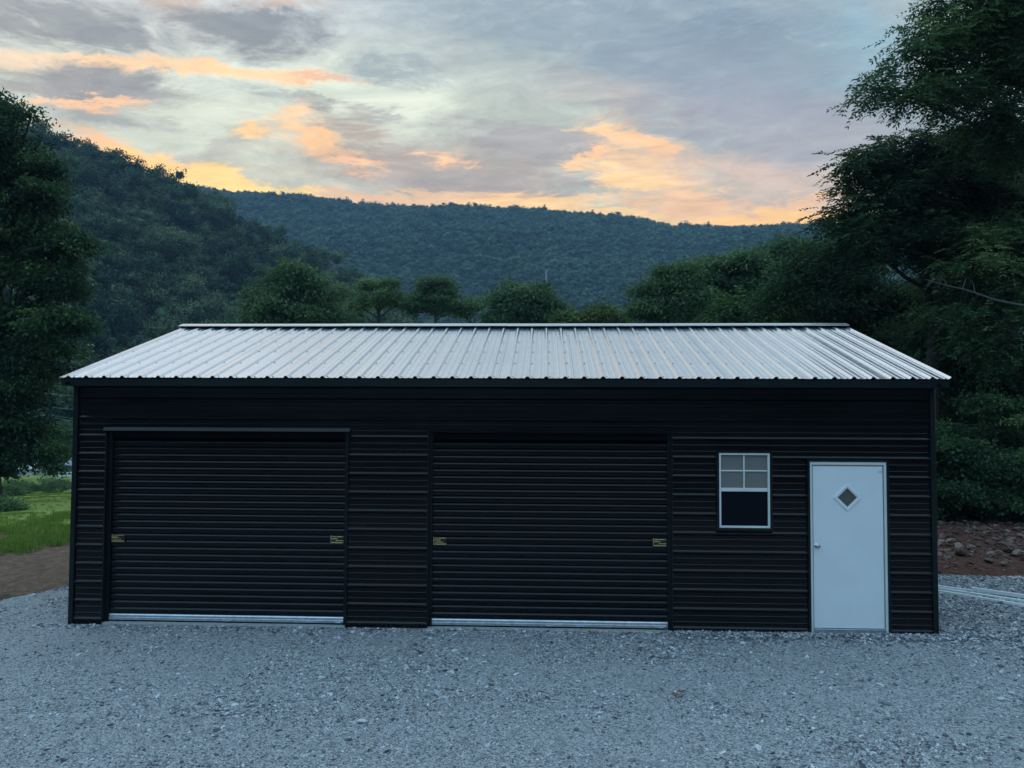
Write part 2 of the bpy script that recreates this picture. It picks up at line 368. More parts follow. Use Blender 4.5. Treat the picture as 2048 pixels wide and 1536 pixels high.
def dirt(t, b):
    p = geopos(t); n1 = noise(p, .55, 6, .6, tree=t); n2 = noise(p, 7, 6, .7, tree=t); n3 = noise(p, .9, 4, .6, .3, tree=t)
    s = N('ShaderNodeSeparateXYZ', t); L(p, s.inputs[0], t)
    brown = ramp(n2, [(.25, (.07, .042, .026)), (.55, (.19, .12, .08)), (.8, (.34, .25, .18))], t)
    red = ramp(n2, [(.25, (.05, .023, .016)), (.55, (.125, .056, .040)), (.8, (.22, .12, .09))], t)
    c = mixc(math_('MULTIPLY', ramp(math_('DIVIDE', s.outputs[0], 12., tree=t, clamp=True), [(.6, 0.), (1., 1.)], t), 1., tree=t), brown, red, t)
    g = ramp(n2, [(.2, (.02, .035, .012)), (.8, (.055, .085, .03))], t)
    d = N('ShaderNodeVectorMath', t, operation='DISTANCE'); L(p, d.inputs[0], t); d.inputs[1].default_value = (5.9, -9.6, 0)
    far = ramp(math_('DIVIDE', d.outputs['Value'], 100., tree=t, clamp=True), [(.26, 0.), (.32, 1.)], t)
    ls_ = ramp(math_('DIVIDE', s.outputs[0], 12., tree=t, clamp=True), [(.6, 1.), (.9, 0.)], t)
    gm_ = math_('MAXIMUM', far, math_('MULTIPLY', ramp(n1, [(.56, 0.), (.62, 1.)], t), math_('MULTIPLY', ls_, .8, tree=t), tree=t), tree=t)
    L(mixc(gm_, c, g, t), b.inputs['Base Color'], t)
    bump(t, b, noise(p, 14, 7, .7, tree=t), .8, .06)
M_DIRT = mat('dirt', (.1, .07, .05), .95, 0, .2, dirt)
xs = grid_axis(-1300, 1300, lambda v: .35 + max(0, v-18)*.09) + 5
ys = grid_axis(-1300, 1500, lambda v: .35 + max(0, v-18)*.09) + 2
sheet('ground', xs, ys, lambda x, y: gh(x, y)-.03, M_DIRT, kind='structure')

# gravel pad: irregular outline, laid above the ground
def pad_edge(x, y):
    """>0 inside the pad"""
    left = x - (-1.95 + .52*(y-1.3)*(y > 1.3) + .35*(y-1.3)*(y <= 1.3)) + (vnoise(x, y, .9, 11)-.5)*.5
    back = (3.78 + (vnoise(x, y, 1.1, 13)-.5)*.35) - y
    return np.minimum(left, back)
def pad_z(x, y):
    n = (vnoise(x, y, .9, 21)-.5)*.045 + (vnoise(x, y, .35, 22)-.5)*.018 + (vnoise(x, y, 2.6, 23)-.5)*.05
    near = np.minimum.reduce([np.abs(y), np.ones_like(y)*3])
    k = sstep(.05, .8, np.where((x > -.3) & (x < 10.9), np.where(y < 0, -y, 0), np.maximum(np.maximum(-x, x-10.6), 0)))
    base = np.clip(x, 0, 11)*.0032 + .012
    e = np.clip(pad_edge(x, y), -1, .25)
    return base + n*k + np.where(e < .25, (e-.25)*.35, 0) + .018*sstep(10.7, 11.6, x)
def wear(x, y):
    w = 0*x
    for cx, bend in ((1.95, -.10), (6.0, .06)):
        for o_ in (-.78, .78):
            xc = cx+o_+bend*(-y)**1.3*np.sign(1)*(y < 0) if False else cx+o_+bend*np.abs(np.minimum(y, 0))**1.4*.5
            w = np.maximum(w, np.exp(-((x-xc)/.24)**2)*sstep(.0, .5, -y))
    w = w*(.45+.55*vnoise(x, y, 1.1, 71))
    return np.clip(np.maximum(w*.9, sstep(.52, .72, vnoise(x*.8, y*2., 1.5, 73)*.7+vnoise(x, y*1.4, .5, 74)*.3)), 0, 1)
def gravel(t, b):
    p = geopos(t)
    v = N('ShaderNodeTexVoronoi', t); v.inputs['Scale'].default_value = 62; v.inputs['Randomness'].default_value = 1; L(p, v.inputs['Vector'], t)
    v2 = N('ShaderNodeTexVoronoi', t); v2.inputs['Scale'].default_value = 95; L(p, v2.inputs['Vector'], t)
    n1 = noise(p, .8, 5, .6, tree=t); n2 = noise(p, 9, 6, .7, tree=t)
    sc = N('ShaderNodeSeparateColor', t); L(v.outputs['Color'], sc.inputs[0], t)
    sc2 = N('ShaderNodeSeparateColor', t); L(v2.outputs['Color'], sc2.inputs[0], t)
    g = math_('ADD', math_('MULTIPLY', sc.outputs[0], .5, tree=t), math_('MULTIPLY', sc2.outputs[0], .5, tree=t), tree=t)
    c = ramp(g, [(.10, (.08, .085, .09)), (.45, (.31, .32, .325)), (.85, (.58, .59, .59))], t)
    c = mixc(math_('MULTIPLY', ramp(n1, [(.42, 0.), (.72, 1.)], t), .35, tree=t), c, (.40, .41, .41), t)     # fines ground to a pale powder
    c = mixc(math_('MULTIPLY', ramp(n2, [(.3, 1.), (.5, 0.)], t), .5, tree=t), c, (.15, .16, .17), t)
    L(c, b.inputs['Base Color'], t)
    h = math_('ADD', math_('MULTIPLY', v.outputs['Distance'], -.9, tree=t), math_('ADD', math_('MULTIPLY', v2.outputs['Distance'], -.4, tree=t), n2, tree=t), tree=t)
    bump(t, b, h, .9, .02)
M_GRAVEL = mat('gravel', (.2, .2, .21), .92, 0, .25, gravel)
sheet('gravel_lot', np.linspace(-9, 20, 260), np.linspace(-13, 5, 190), pad_z, M_GRAVEL, kind='structure')

# ------------------------------------------------------------------ scattering by geometry nodes (for what nobody could count)
hid = {}
def scatter(name, pts, rots, scales, protos, kind='stuff', idx=None, parent=None, **kw):
    me = bpy.data.meshes.new(name); pts = np.asarray(pts, np.float32); n = len(pts)
    me.vertices.add(n); me.vertices.foreach_set('co', pts.ravel())
    a = me.attributes.new('rot', 'FLOAT_VECTOR', 'POINT'); a.data.foreach_set('vector', np.asarray(rots, np.float32).ravel())
    a = me.attributes.new('scl', 'FLOAT_VECTOR', 'POINT'); a.data.foreach_set('vector', np.asarray(scales, np.float32).ravel())
    a = me.attributes.new('idx', 'INT', 'POINT'); a.data.foreach_set('value', np.asarray(idx if idx is not None else rng.integers(0, len(protos), n), np.int32))
    o = link(name, me, parent, kind=kind, **kw)
    col_ = hid.get(id(protos)) or bpy.data.collections.new(name+'_pieces')
    if id(protos) not in hid:
        hid[id(protos)] = col_
        for q in protos: col_.objects.link(q)
    g = bpy.data.node_groups.new(name, 'GeometryNodeTree')
    g.interface.new_socket('Geometry', in_out='INPUT', socket_type='NodeSocketGeometry'); g.interface.new_socket('Geometry', in_out='OUTPUT', socket_type='NodeSocketGeometry')
    gi, go = g.nodes.new('NodeGroupInput'), g.nodes.new('NodeGroupOutput')
    ci = g.nodes.new('GeometryNodeCollectionInfo'); ci.inputs['Collection'].default_value = col_; ci.inputs['Separate Children'].default_value = True; ci.inputs['Reset Children'].default_value = True
    ip = g.nodes.new('GeometryNodeInstanceOnPoints'); ip.inputs['Pick Instance'].default_value = True
    def attr(nm, ty):
        q = g.nodes.new('GeometryNodeInputNamedAttribute'); q.data_type = ty; q.inputs['Name'].default_value = nm; return q.outputs['Attribute']
    e2r = g.nodes.new('FunctionNodeEulerToRotation')
    g.links.new(gi.outputs[0], ip.inputs['Points']); g.links.new(ci.outputs[0], ip.inputs['Instance'])
    g.links.new(attr('idx', 'INT'), ip.inputs['Instance Index']); g.links.new(attr('rot', 'FLOAT_VECTOR'), e2r.inputs[0]); g.links.new(e2r.outputs[0], ip.inputs['Rotation'])
    g.links.new(attr('scl', 'FLOAT_VECTOR'), ip.inputs['Scale']); g.links.new(ip.outputs[0], go.inputs[0])
    md = o.modifiers.new('scatter', 'NODES'); md.node_group = g
    return o

def stone_mesh(name, seed, matl, flat=.45, sub=1):
    r = np.random.default_rng(seed)
    import bmesh
    bm = bmesh.new(); bmesh.ops.create_icosphere(bm, subdivisions=sub, radius=.5)
    for k in range(5):      # chop planes for a crushed, angular stone
        n = r.normal(size=3); n /= np.linalg.norm(n); d = r.uniform(.24, .4)
        for v in bm.verts:
            c = np.array(v.co); q = c@n
            if q > d: c = c - n*(q-d); v.co = c
    for v in bm.verts: v.co = (v.co.x*r.uniform(.9, 1.1), v.co.y*r.uniform(.6, .9), v.co.z*flat)
    me = bpy.data.meshes.new(name); bm.to_mesh(me); bm.free(); me.materials.append(matl); return me
def stone_mat(name, c0, c1, c2):
    def f(t, b):
        oi = N('ShaderNodeObjectInfo', t); n = noise(objco(t), 3, 4, .6, tree=t)
        v = math_('ADD', math_('MULTIPLY', oi.outputs['Random'], .8, tree=t), math_('MULTIPLY', n, .25, tree=t), tree=t)
        L(ramp(v, [(.1, c0), (.6, c1), (1., c2)], t), b.inputs['Base Color'], t); bump(t, b, n, .4, .1)
    return mat(name, c1, .85, 0, .35, f)
M_STONE = stone_mat('gravel_stone', (.05, .055, .065), (.31, .32, .33), (.80, .81, .82))
M_RUBBLE = stone_mat('rubble_stone', (.06, .036, .027), (.14, .088, .066), (.29, .21, .165))
stones = [bpy.data.objects.new('stone', stone_mesh('stone', 40+i, M_STONE, .35+.1*(i % 3))) for i in range(7)]
NS = 140000
# even in the picture: more points close to the camera
sxp = rng.uniform(-3.6, 15.5, NS*2); syp = -5.2 + 9.0*rng.random(NS*2)**1.25
keep = (pad_edge(sxp, syp) > -.25*rng.random(NS*2)) & ~((sxp > -.02) & (sxp < 10.62) & (syp > -.035)) & (syp < 4)
cl = vnoise(sxp, syp*2.2, 1.8, 31)*.65 + vnoise(sxp, syp*1.6, .5, 33)*.35
keep &= rng.random(NS*2) < (1-.80*wear(sxp, syp)*(sxp < 11))
keep &= rng.random(NS*2) < np.clip(2.2*(cl-.30), .22, 1)+.5*(sxp > 10.8)
sxp, syp = sxp[keep][:NS], syp[keep][:NS]; n = len(sxp)
size = .010 + .017*rng.random(n)**2.2 + .014*(rng.random(n) < .05)*rng.random(n)*2
size *= 1 + .55*sstep(9.8, 11.4, sxp)*rng.random(n) + .25*(vnoise(sxp, syp, 1.0, 35) > .62)
rots = np.stack([rng.normal(0, .3, n), rng.normal(0, .3, n), rng.uniform(0, 6.28, n)], -1)
sc = size[:, None]*np.stack([rng.uniform(.9, 1.7, n), rng.uniform(.8, 1.3, n), rng.uniform(.7, 1.3, n)], -1)*1.35
scatter('gravel_stones', np.stack([sxp, syp, pad_z(sxp, syp)+size*.12], -1), rots, sc, stones)
# loose stone thrown up against the foot of the wall, thickest by the right corner
n = 5200; bx_ = np.where(rng.random(n) < .45, rng.uniform(7.3, 11.6, n), rng.uniform(-.4, 11.0, n)); by_ = -.035-np.abs(rng.normal(0, .13, n))
k_ = ~((bx_ > .4) & (bx_ < 3.5) & (rng.random(n) < .6)) & ~((bx_ > 4.5) & (bx_ < 7.5) & (rng.random(n) < .6)); bx_, by_ = bx_[k_], by_[k_]; n = len(bx_); bs_ = .012+.026*rng.random(n)**2
scatter('wall_foot_stones', np.stack([bx_, by_, pad_z(bx_, by_)+bs_*.2+.012*(bx_ > 7.4)], -1), np.stack([rng.normal(0, .4, n), rng.normal(0, .4, n), rng.uniform(0, 6.28, n)], -1), bs_[:, None]*np.stack([rng.uniform(1, 2, n), rng.uniform(.9, 1.6, n), rng.uniform(.8, 1.5, n)], -1)*1.2, stones)

# ------------------------------------------------------------------ garage
G = empty('garage', (0, 0, 0), 'long black metal-sided garage with silver ribbed roof, two roll-up doors and a white entry door', 'garage')
HW, HE, OY, OX, OX2, RY, RZ = 3.007, 3.0924, .18, .1132, .1468, 3.0724, 4.0804
WID = 10.6; DEP = 2*RY; RIB = .2286; ZR = .075
def ribs_between(z0, z1):
    out = []; k = -1
    while True:
        zc = ZR + k*RIB
        if zc > z1+.1: break
        out.append((zc, .015, .024, .009)); out.append((zc+.0762, .0040, .010, .005)); out.append((zc+.1524, .0040, .010, .005)); k += 1
    return out
def siding_profile(z0, z1):
    pts = []
    for zc, h, wb, wt in ribs_between(z0, z1):
        for z, y in ((zc-wb, 0), (zc-wt, -h), (zc+wt, -h), (zc+wt+h*1.35, 0)):
            if z0 < z < z1: pts.append((y, z))
    def yat(z):
        for zc, h, wb, wt in ribs_between(z0, z1):
            a = abs(z-zc)
            if a <= wt: return -h
            if z > zc:
                if a < wt+h*1.35: return -h*(1-(a-wt)/(h*1.35))
                continue
            if a < wb: return -h*(wb-a)/(wb-wt)
        return 0
    pts = [(yat(z0), z0)] + pts + [(yat(z1), z1)]
    return pts + [(.012, z1), (.012, z0)]
def siding(x0, x1, z0, z1, parent, y=0., flip=None):
    """horizontal ribbed panels, one object per 3 ft row"""
    k = 0; zc = z0
    while zc < z1-.01:
        row_top = ZR + math.ceil((zc-ZR-.02)/.9144+1e-6)*.9144 + .032
        if row_top - zc < .05: row_top += .9144
        t = min(z1, row_top)
        me = MB().extrude_x([(p[0]+y, p[1]) for p in siding_profile(zc, t)], x0, x1).mesh('siding_panel', M_SIDING)
        o = link('siding_panel', me, parent)
        if flip: o.matrix_local = flip
        zc = t+.0015
D1, D2, DH = (.415, 3.485), (4.495, 7.475), 2.43
WX, WZ = (8.04, 8.655), (1.29, 2.20)
EX, EZ = (9.12, 10.04), 2.105
zt = HW-.004
for a, b, c_, d_ in [(.03, D1[0]-.004, .0, 2.46), (D1[1]+.004, D2[0]-.004, .0, 2.46), (D2[1]+.004, WX[0]-.03, .0, 2.46), (WX[0]-.028, WX[1]+.028, .0, WZ[0]-.03),
                     (WX[0]-.028, WX[1]+.028, WZ[1]+.03, 2.46), (WX[1]+.03, EX[0]-.02, .0, 2.46), (EX[1]+.02, WID-.03, .0, 2.46), (EX[0]-.018, EX[1]+.018, EZ+.02, 2.46)]:
    siding(a, b, c_, d_, G)
siding(.03, WID-.03, 2.4615, zt, G)
# side walls (rib panels run horizontally too) and back wall
Rl = Matrix.Translation((0, DEP, 0)) @ Matrix.Rotation(rad(-90), 4, 'Z')
Rr = Matrix.Translation((WID, 0, 0)) @ Matrix.Rotation(rad(90), 4, 'Z')
siding(.03, DEP-.03, 0, zt, G, flip=Rl); siding(.03, DEP-.03, 0, zt, G, flip=Rr)
siding(.03, WID-.03, 0, zt, G, flip=Matrix.Translation((WID, DEP, 0)) @ Matrix.Rotation(rad(180), 4, 'Z'))
SL = (RZ-HE)/(RY+OY)
for X0, s_ in ((0, -1), (WID, 1)):
    zg = zt+.0015; g = MB()
    while zg < RZ-.16:
        z2 = min(zg+.9144, RZ-.09); pr_ = siding_profile(zg, z2)
        vs = []
        hw_ = lambda z: max(.02, (RZ-.055-z)/SL)
        for yy, z in pr_: vs.append((X0 + s_*(-yy), RY-hw_(z), z))
        for yy, z in pr_: vs.append((X0 + s_*(-yy), RY+hw_(z), z))
        nn = len(pr_); fs = [(i, (i+1) % nn, (i+1) % nn+nn, i+nn) for i in range(nn)] + [tuple(range(nn)), tuple(range(nn, 2*nn))]
        MB().add(vs, fs).build('gable_panel', M_SIDING, G); zg = z2+.0015
# corner trims
for x0, x1 in ((-.020, .040), (WID-.040, WID+.020)):
    for y0, y1 in ((-.026, .05), (DEP-.05, DEP+.026)):
        MB().box(x0, x1, y0, y1, -.01, HW-.006, .004).build('corner_trim', M_TRIM, G)
# dark inner lining keeps the shell closed
MB().box(.14, WID-.14, .30, DEP-.10, .0, HW-.05).build('inner_lining', M_DARK, G)
MB().box(-.01, WID+.01, .02, DEP-.02, -.12, -.005).build('slab', M_CONC, G)
# base edge of the slab showing under the doors
for a, b in (D1, D2): MB().box(a+.002, b-.002, -.030, .10, -.03, .040, .006).build('sill', M_CONC, G)
# eave: fascia and soffit, front and back; rake trims
for yy0, yy1 in ((-OY+.012, -OY+.03), (DEP+OY-.03, DEP+OY-.012)):
    MB().box(-OX+.03, WID+OX2-.03, yy0, yy1, HW-.02, HE-.014).build('fascia', M_TRIM, G)
MB().box(-OX+.032, WID+OX2-.032, -OY+.032, -.0225, HW-.003, HW+.012).build('soffit', M_TRIM, G)
MB().box(-OX+.032, WID+OX2-.032, DEP+.0225, DEP+OY-.032, HW-.003, HW+.012).build('soffit', M_TRIM, G)
for xa, xb in ((-OX+.012, -OX+.028), (WID+OX2-.028, WID+OX2-.012)):
    for sgn in (0, 1):
        ya, yb = (-OY+.03, RY-.002) if sgn == 0 else (DEP+OY-.03, RY+.002)
        za, zb = HE-.012, RZ-.022
        MB().add([(xa, ya, za-.085), (xb, ya, za-.085), (xb, ya, za), (xa, ya, za), (xa, yb, zb-.085), (xb, yb, zb-.085), (xb, yb, zb), (xa, yb, zb)],
                 [(0,1,2,3),(4,7,6,5),(0,4,5,1),(3,2,6,7),(1,5,6,2),(0,3,7,4)]).build('rake_trim', M_TRIM, G)
# roof panels: 3 ft wide ribbed sheets running up the slope
SLEN = math.hypot(RY+OY, RZ-HE); ANG = math.atan(SL)
def roof_prof(x0, x1, first):
    pts = [(x0, 0.)]; k = 0
    feats = []
    xr = first
    while xr < x1+.1:
        feats.append((xr, .024, .032, .012)); feats.append((xr+.0762, .006, .014, .006)); feats.append((xr+.1524, .006, .014, .006)); xr += RIB
    for xc, h, wb, wt in feats:
        for x, z in ((xc-wb, 0.), (xc-wt, h), (xc+wt, h), (xc+wb, 0.)):
            if x0+.001 < x < x1-.001: pts.append((x, z))
    pts.append((x1, 0.)); return pts
def roof_panel(w):
    pr_ = roof_prof(0, w, .115); tk = .0012; g = MB()
    top = [(x, z) for x, z in pr_]; n_ = len(top)
    vs = []
    SEG = 5
    for j in range(SEG+1):
        s_ = SLEN*j/SEG
        vs += [(x, s_, z) for x, z in top] + [(x, s_, z-tk) for x, z in top]
    fs = []
    for j in range(SEG):
        o, q = j*2*n_, (j+1)*2*n_
        for i in range(n_-1):
            fs.append((o+i, o+i+1, q+i+1, q+i)); fs.append((o+n_+i, q+n_+i, q+n_+i+1, o+n_+i+1))
    for i in range(n_-1): fs.append((i, n_+i, n_+i+1, i+1)); o = SEG*2*n_; fs.append((o+i, o+i+1, o+n_+i+1, o+n_+i))
    g.add(vs, fs); return g.mesh('roof_panel', M_ROOF)
tot = WID+OX+OX2; full = roof_panel(.9144-.003); nfull = int(tot//.9144); last = roof_panel(tot-nfull*.9144-.003)
for side in (0, 1):
    for k in range(nfull+1):
        me = full if k < nfull else last; w = .9144*k
        if side == 0: mm = Matrix.Translation((-OX+w, -OY, HE)) @ Matrix.Rotation(ANG, 4, 'X')
        else: mm = Matrix.Translation((WID+OX2-w, DEP+OY, HE)) @ Matrix.Rotation(rad(180), 4, 'Z') @ Matrix.Rotation(ANG, 4, 'X')
        o = link('roof_panel', me, G); o.matrix_local = mm @ Matrix.Translation((0, 0, .0008*(k % 2)))
# lapped seams, screws
scr = MB()
for s_ in (.07, .80, 1.50, 2.20, 2.88):
    for k in range(48):
        x = -OX + .115 + RIB*k + .045 + random.uniform(-.004, .004)
        if x > WID+OX2-.02: continue
        s2 = s_ + random.uniform(-.012, .012)
        cx, cy, cz = x, -OY + s2*math.cos(ANG), HE + s2*math.sin(ANG)
        r_ = .0075; nx = []
        for t_ in range(6):
            a = t_*math.pi/3; du, dv = r_*math.cos(a), r_*math.sin(a)
            nx.append((cx+du, cy+dv*math.cos(ANG)-math.sin(ANG)*.006, cz+dv*math.sin(ANG)+math.cos(ANG)*.006))
        base = [(p[0], p[1]+math.sin(ANG)*.007, p[2]-math.cos(ANG)*.007) for p in nx]
        scr.add(base+nx, [(i, (i+1) % 6, (i+1) % 6+6, i+6) for i in range(6)]+[(6,7,8,9,10,11)])
scr.build('roof_screws', M_SCREW, G, kind='stuff')
# ridge: black block standing in for the shade in the open gap under a folded silver cap
MB().box(-OX+.03, WID+OX2-.03, RY-.10, RY+.10, RZ-.03, RZ+.015).build('ridge_gap_shade', M_DARK, G)
for k in range(4):
    x0 = -OX+.004 + k*(tot-.008)/4; x1 = -OX+.004+(k+1)*(tot-.008)/4 + (.0 if k == 3 else -.002)
    zc = RZ+.062; z_ = RZ+.062-.16*SL; dz = .002*(k % 2)
    cap = [(RY-.16, z_-.012), (RY-.16, z_), (RY, zc), (RY+.16, z_), (RY+.16, z_-.012), (RY+.158, z_-.012), (RY+.158, z_-.0025), (RY, zc-.0025), (RY-.158, z_-.0025), (RY-.158, z_-.012)]
    MB().extrude_x([(a, b+dz) for a, b in cap], x0, x1).build('ridge_cap', M_ROOF, G)

# roll-up doors
def roller(x0, x1, which, label):
    d = link('roll_up_door', None, G, label=label); d.location = (x0, 0, 0); W_ = x1-x0
    yC = .085; top = DH; pitch = .0838
    for s_ in (0, 1):
        xa = .0 if s_ == 0 else W_-.045
        MB().box(xa, xa+.045, .040, .13, .03, DH+.02, .003).build('guide', M_TRIM, d)
        xa = -.016 if s_ == 0 else W_-.012
        MB().box(xa+.006, xa+.022, -.028, .045, .0, DH+.0, .002).build('jamb_trim', M_TRIM, d)
    if which == 0:
        MB().extrude_x([(.04, DH-.002), (-.052, DH-.002), (-.052, DH+.002), (-.026, DH+.044), (.04, DH+.044)], -.03, W_+.03).build('header_trim', M_SIDING, d)
    else:
        MB().box(-.016, W_+.016, -.026, .05, DH-.002, DH+.030, .004).build('header_trim', M_SIDING, d)
    MB().box(.0, W_, .06, .125, DH-.09, DH-.004).build('header_lining', M_DARK, d)
    pr_ = [(-.011, 0), (-.0150, .004), (-.0160, .030), (-.0155, .054), (-.0140, .058), (-.002, .0755), (.000, .0785), (-.006, .0832), (.010, .0832), (.010, 0)]
    me = MB().extrude_x(pr_, .048, W_-.048).mesh('slat', M_SLAT, False)
    z = .135
    while z < top-.12:
        link('slat', me, d, loc=(0, yC + random.uniform(-.0006, .0006), z)); z += pitch
    bar = MB(); bar.extrude_x([(yC-.03, .058), (yC-.034, .064), (yC-.034, .088), (yC-.026, .094), (yC-.026, .118), (yC-.018, .130), (yC, .134), (yC+.02, .134), (yC+.02, .058)], .047, W_-.047)
    bb = bar.build('bottom_bar', M_ALU, d)
    MB().box(.05, W_-.05, yC-.022, yC+.02, .030, .056).build('rubber_seal', M_DARK, d)
    for fx in ((.51, .965) if which == 0 else (.505, .955)):
        xc = W_*fx; pts = [(xc-.055, yC-.035, .082), (xc-.045, yC-.052, .076), (xc-.02, yC-.058, .072), (xc+.02, yC-.058, .072), (xc+.045, yC-.052, .076), (xc+.055, yC-.035, .082)]
        h = MB().tube(pts, .0055, 6)
        h.box(xc-.075, xc-.045, yC-.038, yC-.034, .070, .092, .001).box(xc+.045, xc+.075, yC-.038, yC-.034, .070, .092, .001)
        h.build('handle', M_ALU, d, True)
    xs_ = W_*(.82 if which == 0 else .60)
    st = MB().box(xs_, xs_+.13, yC-.0352, yC-.0342, .068, .086).build('sticker', M_LABEL, d)
    M_ = MB()
    M_.box(xs_+.006, xs_+.030, yC-.0360, yC-.0354, .072, .082)
    for q in range(9): M_.box(xs_+.038+q*.0095, xs_+.044+q*.0095, yC-.0360, yC-.0354, .074+.001*(q % 2), .080)
    M_.build('sticker_print', M_LABEL2, d)
    for s_ in (0, 1):
        zc = 1.075 + .008*which + .012*s_; xc = .055+.085 if s_ == 0 else W_-.055-.082
        sg = 1 if s_ == 0 else -1
        MB().box(xc-.080, xc+.080, yC-.026, yC-.020, zc-.048, zc+.048, .002).build('latch_plate', M_PLATE, d)
        lt = MB().box(xc-.082, xc-.074, yC-.030, yC-.020, zc-.050, zc+.050, .001)
        lt.box(xc-.080, xc+.080, yC-.032, yC-.026, zc+.030, zc+.040, .003); lt.box(xc-.080, xc+.080, yC-.032, yC-.026, zc-.047, zc-.030, .003)
        lt.box(xc-.080, xc+.005, yC-.036, yC-.026, zc+.004, zc+.018, .002); lt.box(xc-.02*sg-.035, xc-.02*sg+.060, yC-.042, yC-.030, zc-.018, zc-.008, .002)
        l = lt.build('latch', M_ZINC, d)
        for ex in (-.068, .068):
            for ez in (-.038, .038): MB().tube([(xc+ex, yC-.033, zc+ez), (xc+ex, yC-.038, zc+ez)], [.0075, .0045], 8).build('bolt', M_CHROME, d)
roller(*D1, 0, 'left roll-up door with a blue-grey header strip, beside the left corner')
roller(*D2, 1, 'middle roll-up door with a silver bottom bar, left of the small window')
# window
w = link('window', None, G); w.location = (WX[0], 0, WZ[0]); ww, wh = WX[1]-WX[0], WZ[1]-WZ[0]
def frame(x0, x1, z0, z1, t, y0, y1, name, mt, parent, bev=.003):
    g = MB(); g.box(x0, x0+t, y0, y1, z0, z1, bev); g.box(x1-t, x1, y0, y1, z0, z1, bev)
    g.box(x0+t, x1-t, y0+.0006, y1, z0, z0+t, bev); g.box(x0+t, x1-t, y0+.0006, y1, z1-t, z1, bev)
    return g.build(name, mt, parent)
frame(-.028, ww+.028, -.028, wh+.028, .030, -.030, .02, 'window_trim', M_TRIM, w)
frame(.003, ww-.003, .003, wh-.003, .024, -.022, .05, 'window_frame', M_FRAME, w)
mid = wh*.50
MB().box(.027, ww-.027, -.014, .05, mid-.014, mid+.028, .003).build('meeting_rail', M_FRAME, w)
MB().box(ww/2-.008, ww/2+.008, -.004, .03, mid+.028, wh-.027, .002).build('muntin', M_FRAME, w)
MB().box(.027, ww/2-.008, -.004, .03, mid+.028+(wh-.027-mid-.028)*.52-.008, mid+.028+(wh-.027-mid-.028)*.52+.008, .002).build('muntin', M_FRAME, w)
MB().box(ww/2+.008, ww-.027, -.004, .03, mid+.028+(wh-.027-mid-.028)*.52-.008, mid+.028+(wh-.027-mid-.028)*.52+.008, .002).build('muntin', M_FRAME, w)
zq = mid+.028; zm = zq+(wh-.027-zq)*.52
for xa, xb in ((.027, ww/2-.008), (ww/2+.008, ww-.027)):
    for za, zb in ((zq, zm-.008), (zm+.008, wh-.027)):
        MB().box(xa, xb, .012, .018, za, zb).build('pane', M_GLASS2, w)
MB().box(.027, ww-.027, .004, .008, .027, mid-.014).build('insect_screen', M_SCREEN, w)
MB().box(.027, ww-.027, .03, .036, .027, mid-.014).build('pane', M_GLASS, w)
# entry door
e = link('entry_door', None, G); e.location = (EX[0], 0, 0); ew = EX[1]-EX[0]
g = MB(); g.box(-.022, .004, -.036, .04, .0, EZ+.02, .003); g.box(ew-.004, ew+.022, -.036, .04, .0, EZ+.02, .003); g.box(.004, ew-.004, -.035, .04, EZ-.004, EZ+.02, .003)
g.build('door_trim', M_TRIM, e)
g = MB(); g.box(.005, .034, -.022, .05, .055, EZ-.006, .004); g.box(ew-.034, ew-.005, -.022, .05, .055, EZ-.006, .004); g.box(.034, ew-.034, -.021, .05, EZ-.044, EZ-.006, .004)
g.build('door_frame', M_FRAME, e)
g = MB(); g.box(.034, .044, -.012, .05, .10, EZ-.044, .002); g.box(ew-.044, ew-.034, -.012, .05, .10, EZ-.044, .002); g.box(.044, ew-.044, -.011, .05, EZ-.056, EZ-.045, .002)
g.build('door_stop', M_GREYFRAME, e)
g = MB(); g.box(.034, ew-.034, -.03, .06, .092, .104, .002); g.box(.01, ew-.01, -.02, .05, .055, .092, .004); g.build('threshold', M_ALU, e)
g = MB(); g.box(.0, ew, -.012, .06, -.02, .052, .004); g.build('door_sill', M_GREYFRAME, e)
dx0, dx1, dz0, dz1 = .047, ew-.047, .112, EZ-.060
ccx, ccz, hd = 9.573-EX[0], 1.669, .118
# slab with a real diamond opening
vs = []; o_ = [(dx0, dz0), (dx1, dz0), (dx1, dz1), (dx0, dz1)]; i_ = [(ccx, ccz-hd), (ccx+hd, ccz), (ccx, ccz+hd), (ccx-hd, ccz)]
for yy in (-.006, .034): vs += [(x, yy, z) for x, z in o_] + [(x, yy, z) for x, z in i_]
fs = []
ring = [(0, 1, 5, 4), (1, 2, 6, 5), (2, 3, 7, 6), (3, 0, 4, 7)]
fs += [(0, 1, 4), (1, 5, 4), (1, 2, 5), (2, 6, 5), (2, 3, 6), (3, 7, 6), (3, 0, 7), (0, 4, 7)]
fs += [tuple(i+8 for i in f[::-1]) for f in fs[:8]]
fs += [(0, 8, 9, 1), (1, 9, 10, 2), (2, 10, 11, 3), (3, 11, 8, 0), (4, 5, 13, 12), (5, 6, 14, 13), (6, 7, 15, 14), (7, 4, 12, 15)]
MB().add(vs, fs).build('door_leaf', M_DOOR, e)
def diamond_ring(r0, r1, y0, y1, bev=.004):
    q = [(0, -1), (1, 0), (0, 1), (-1, 0)]; vs = []
    for r, y in ((r0, y1), (r0-.0, y0+bev), (r0-bev, y0), (r1+bev, y0), (r1, y0+bev), (r1, y1)):
        vs += [(ccx+a*r, y, ccz+b*r) for a, b in q]
    fs = [(k*4+i, k*4+(i+1) % 4, (k+1)*4+(i+1) % 4, (k+1)*4+i) for k in range(5) for i in range(4)]
    return MB().add(vs, fs)
dw = link('diamond_window', None, e); M_DGLASS = mat('diamond_glass', (.11, .11, .10), .12, 0, .6)
diamond_ring(.166, .128, -.020, -.0062).build('moulding', M_DOOR, dw)
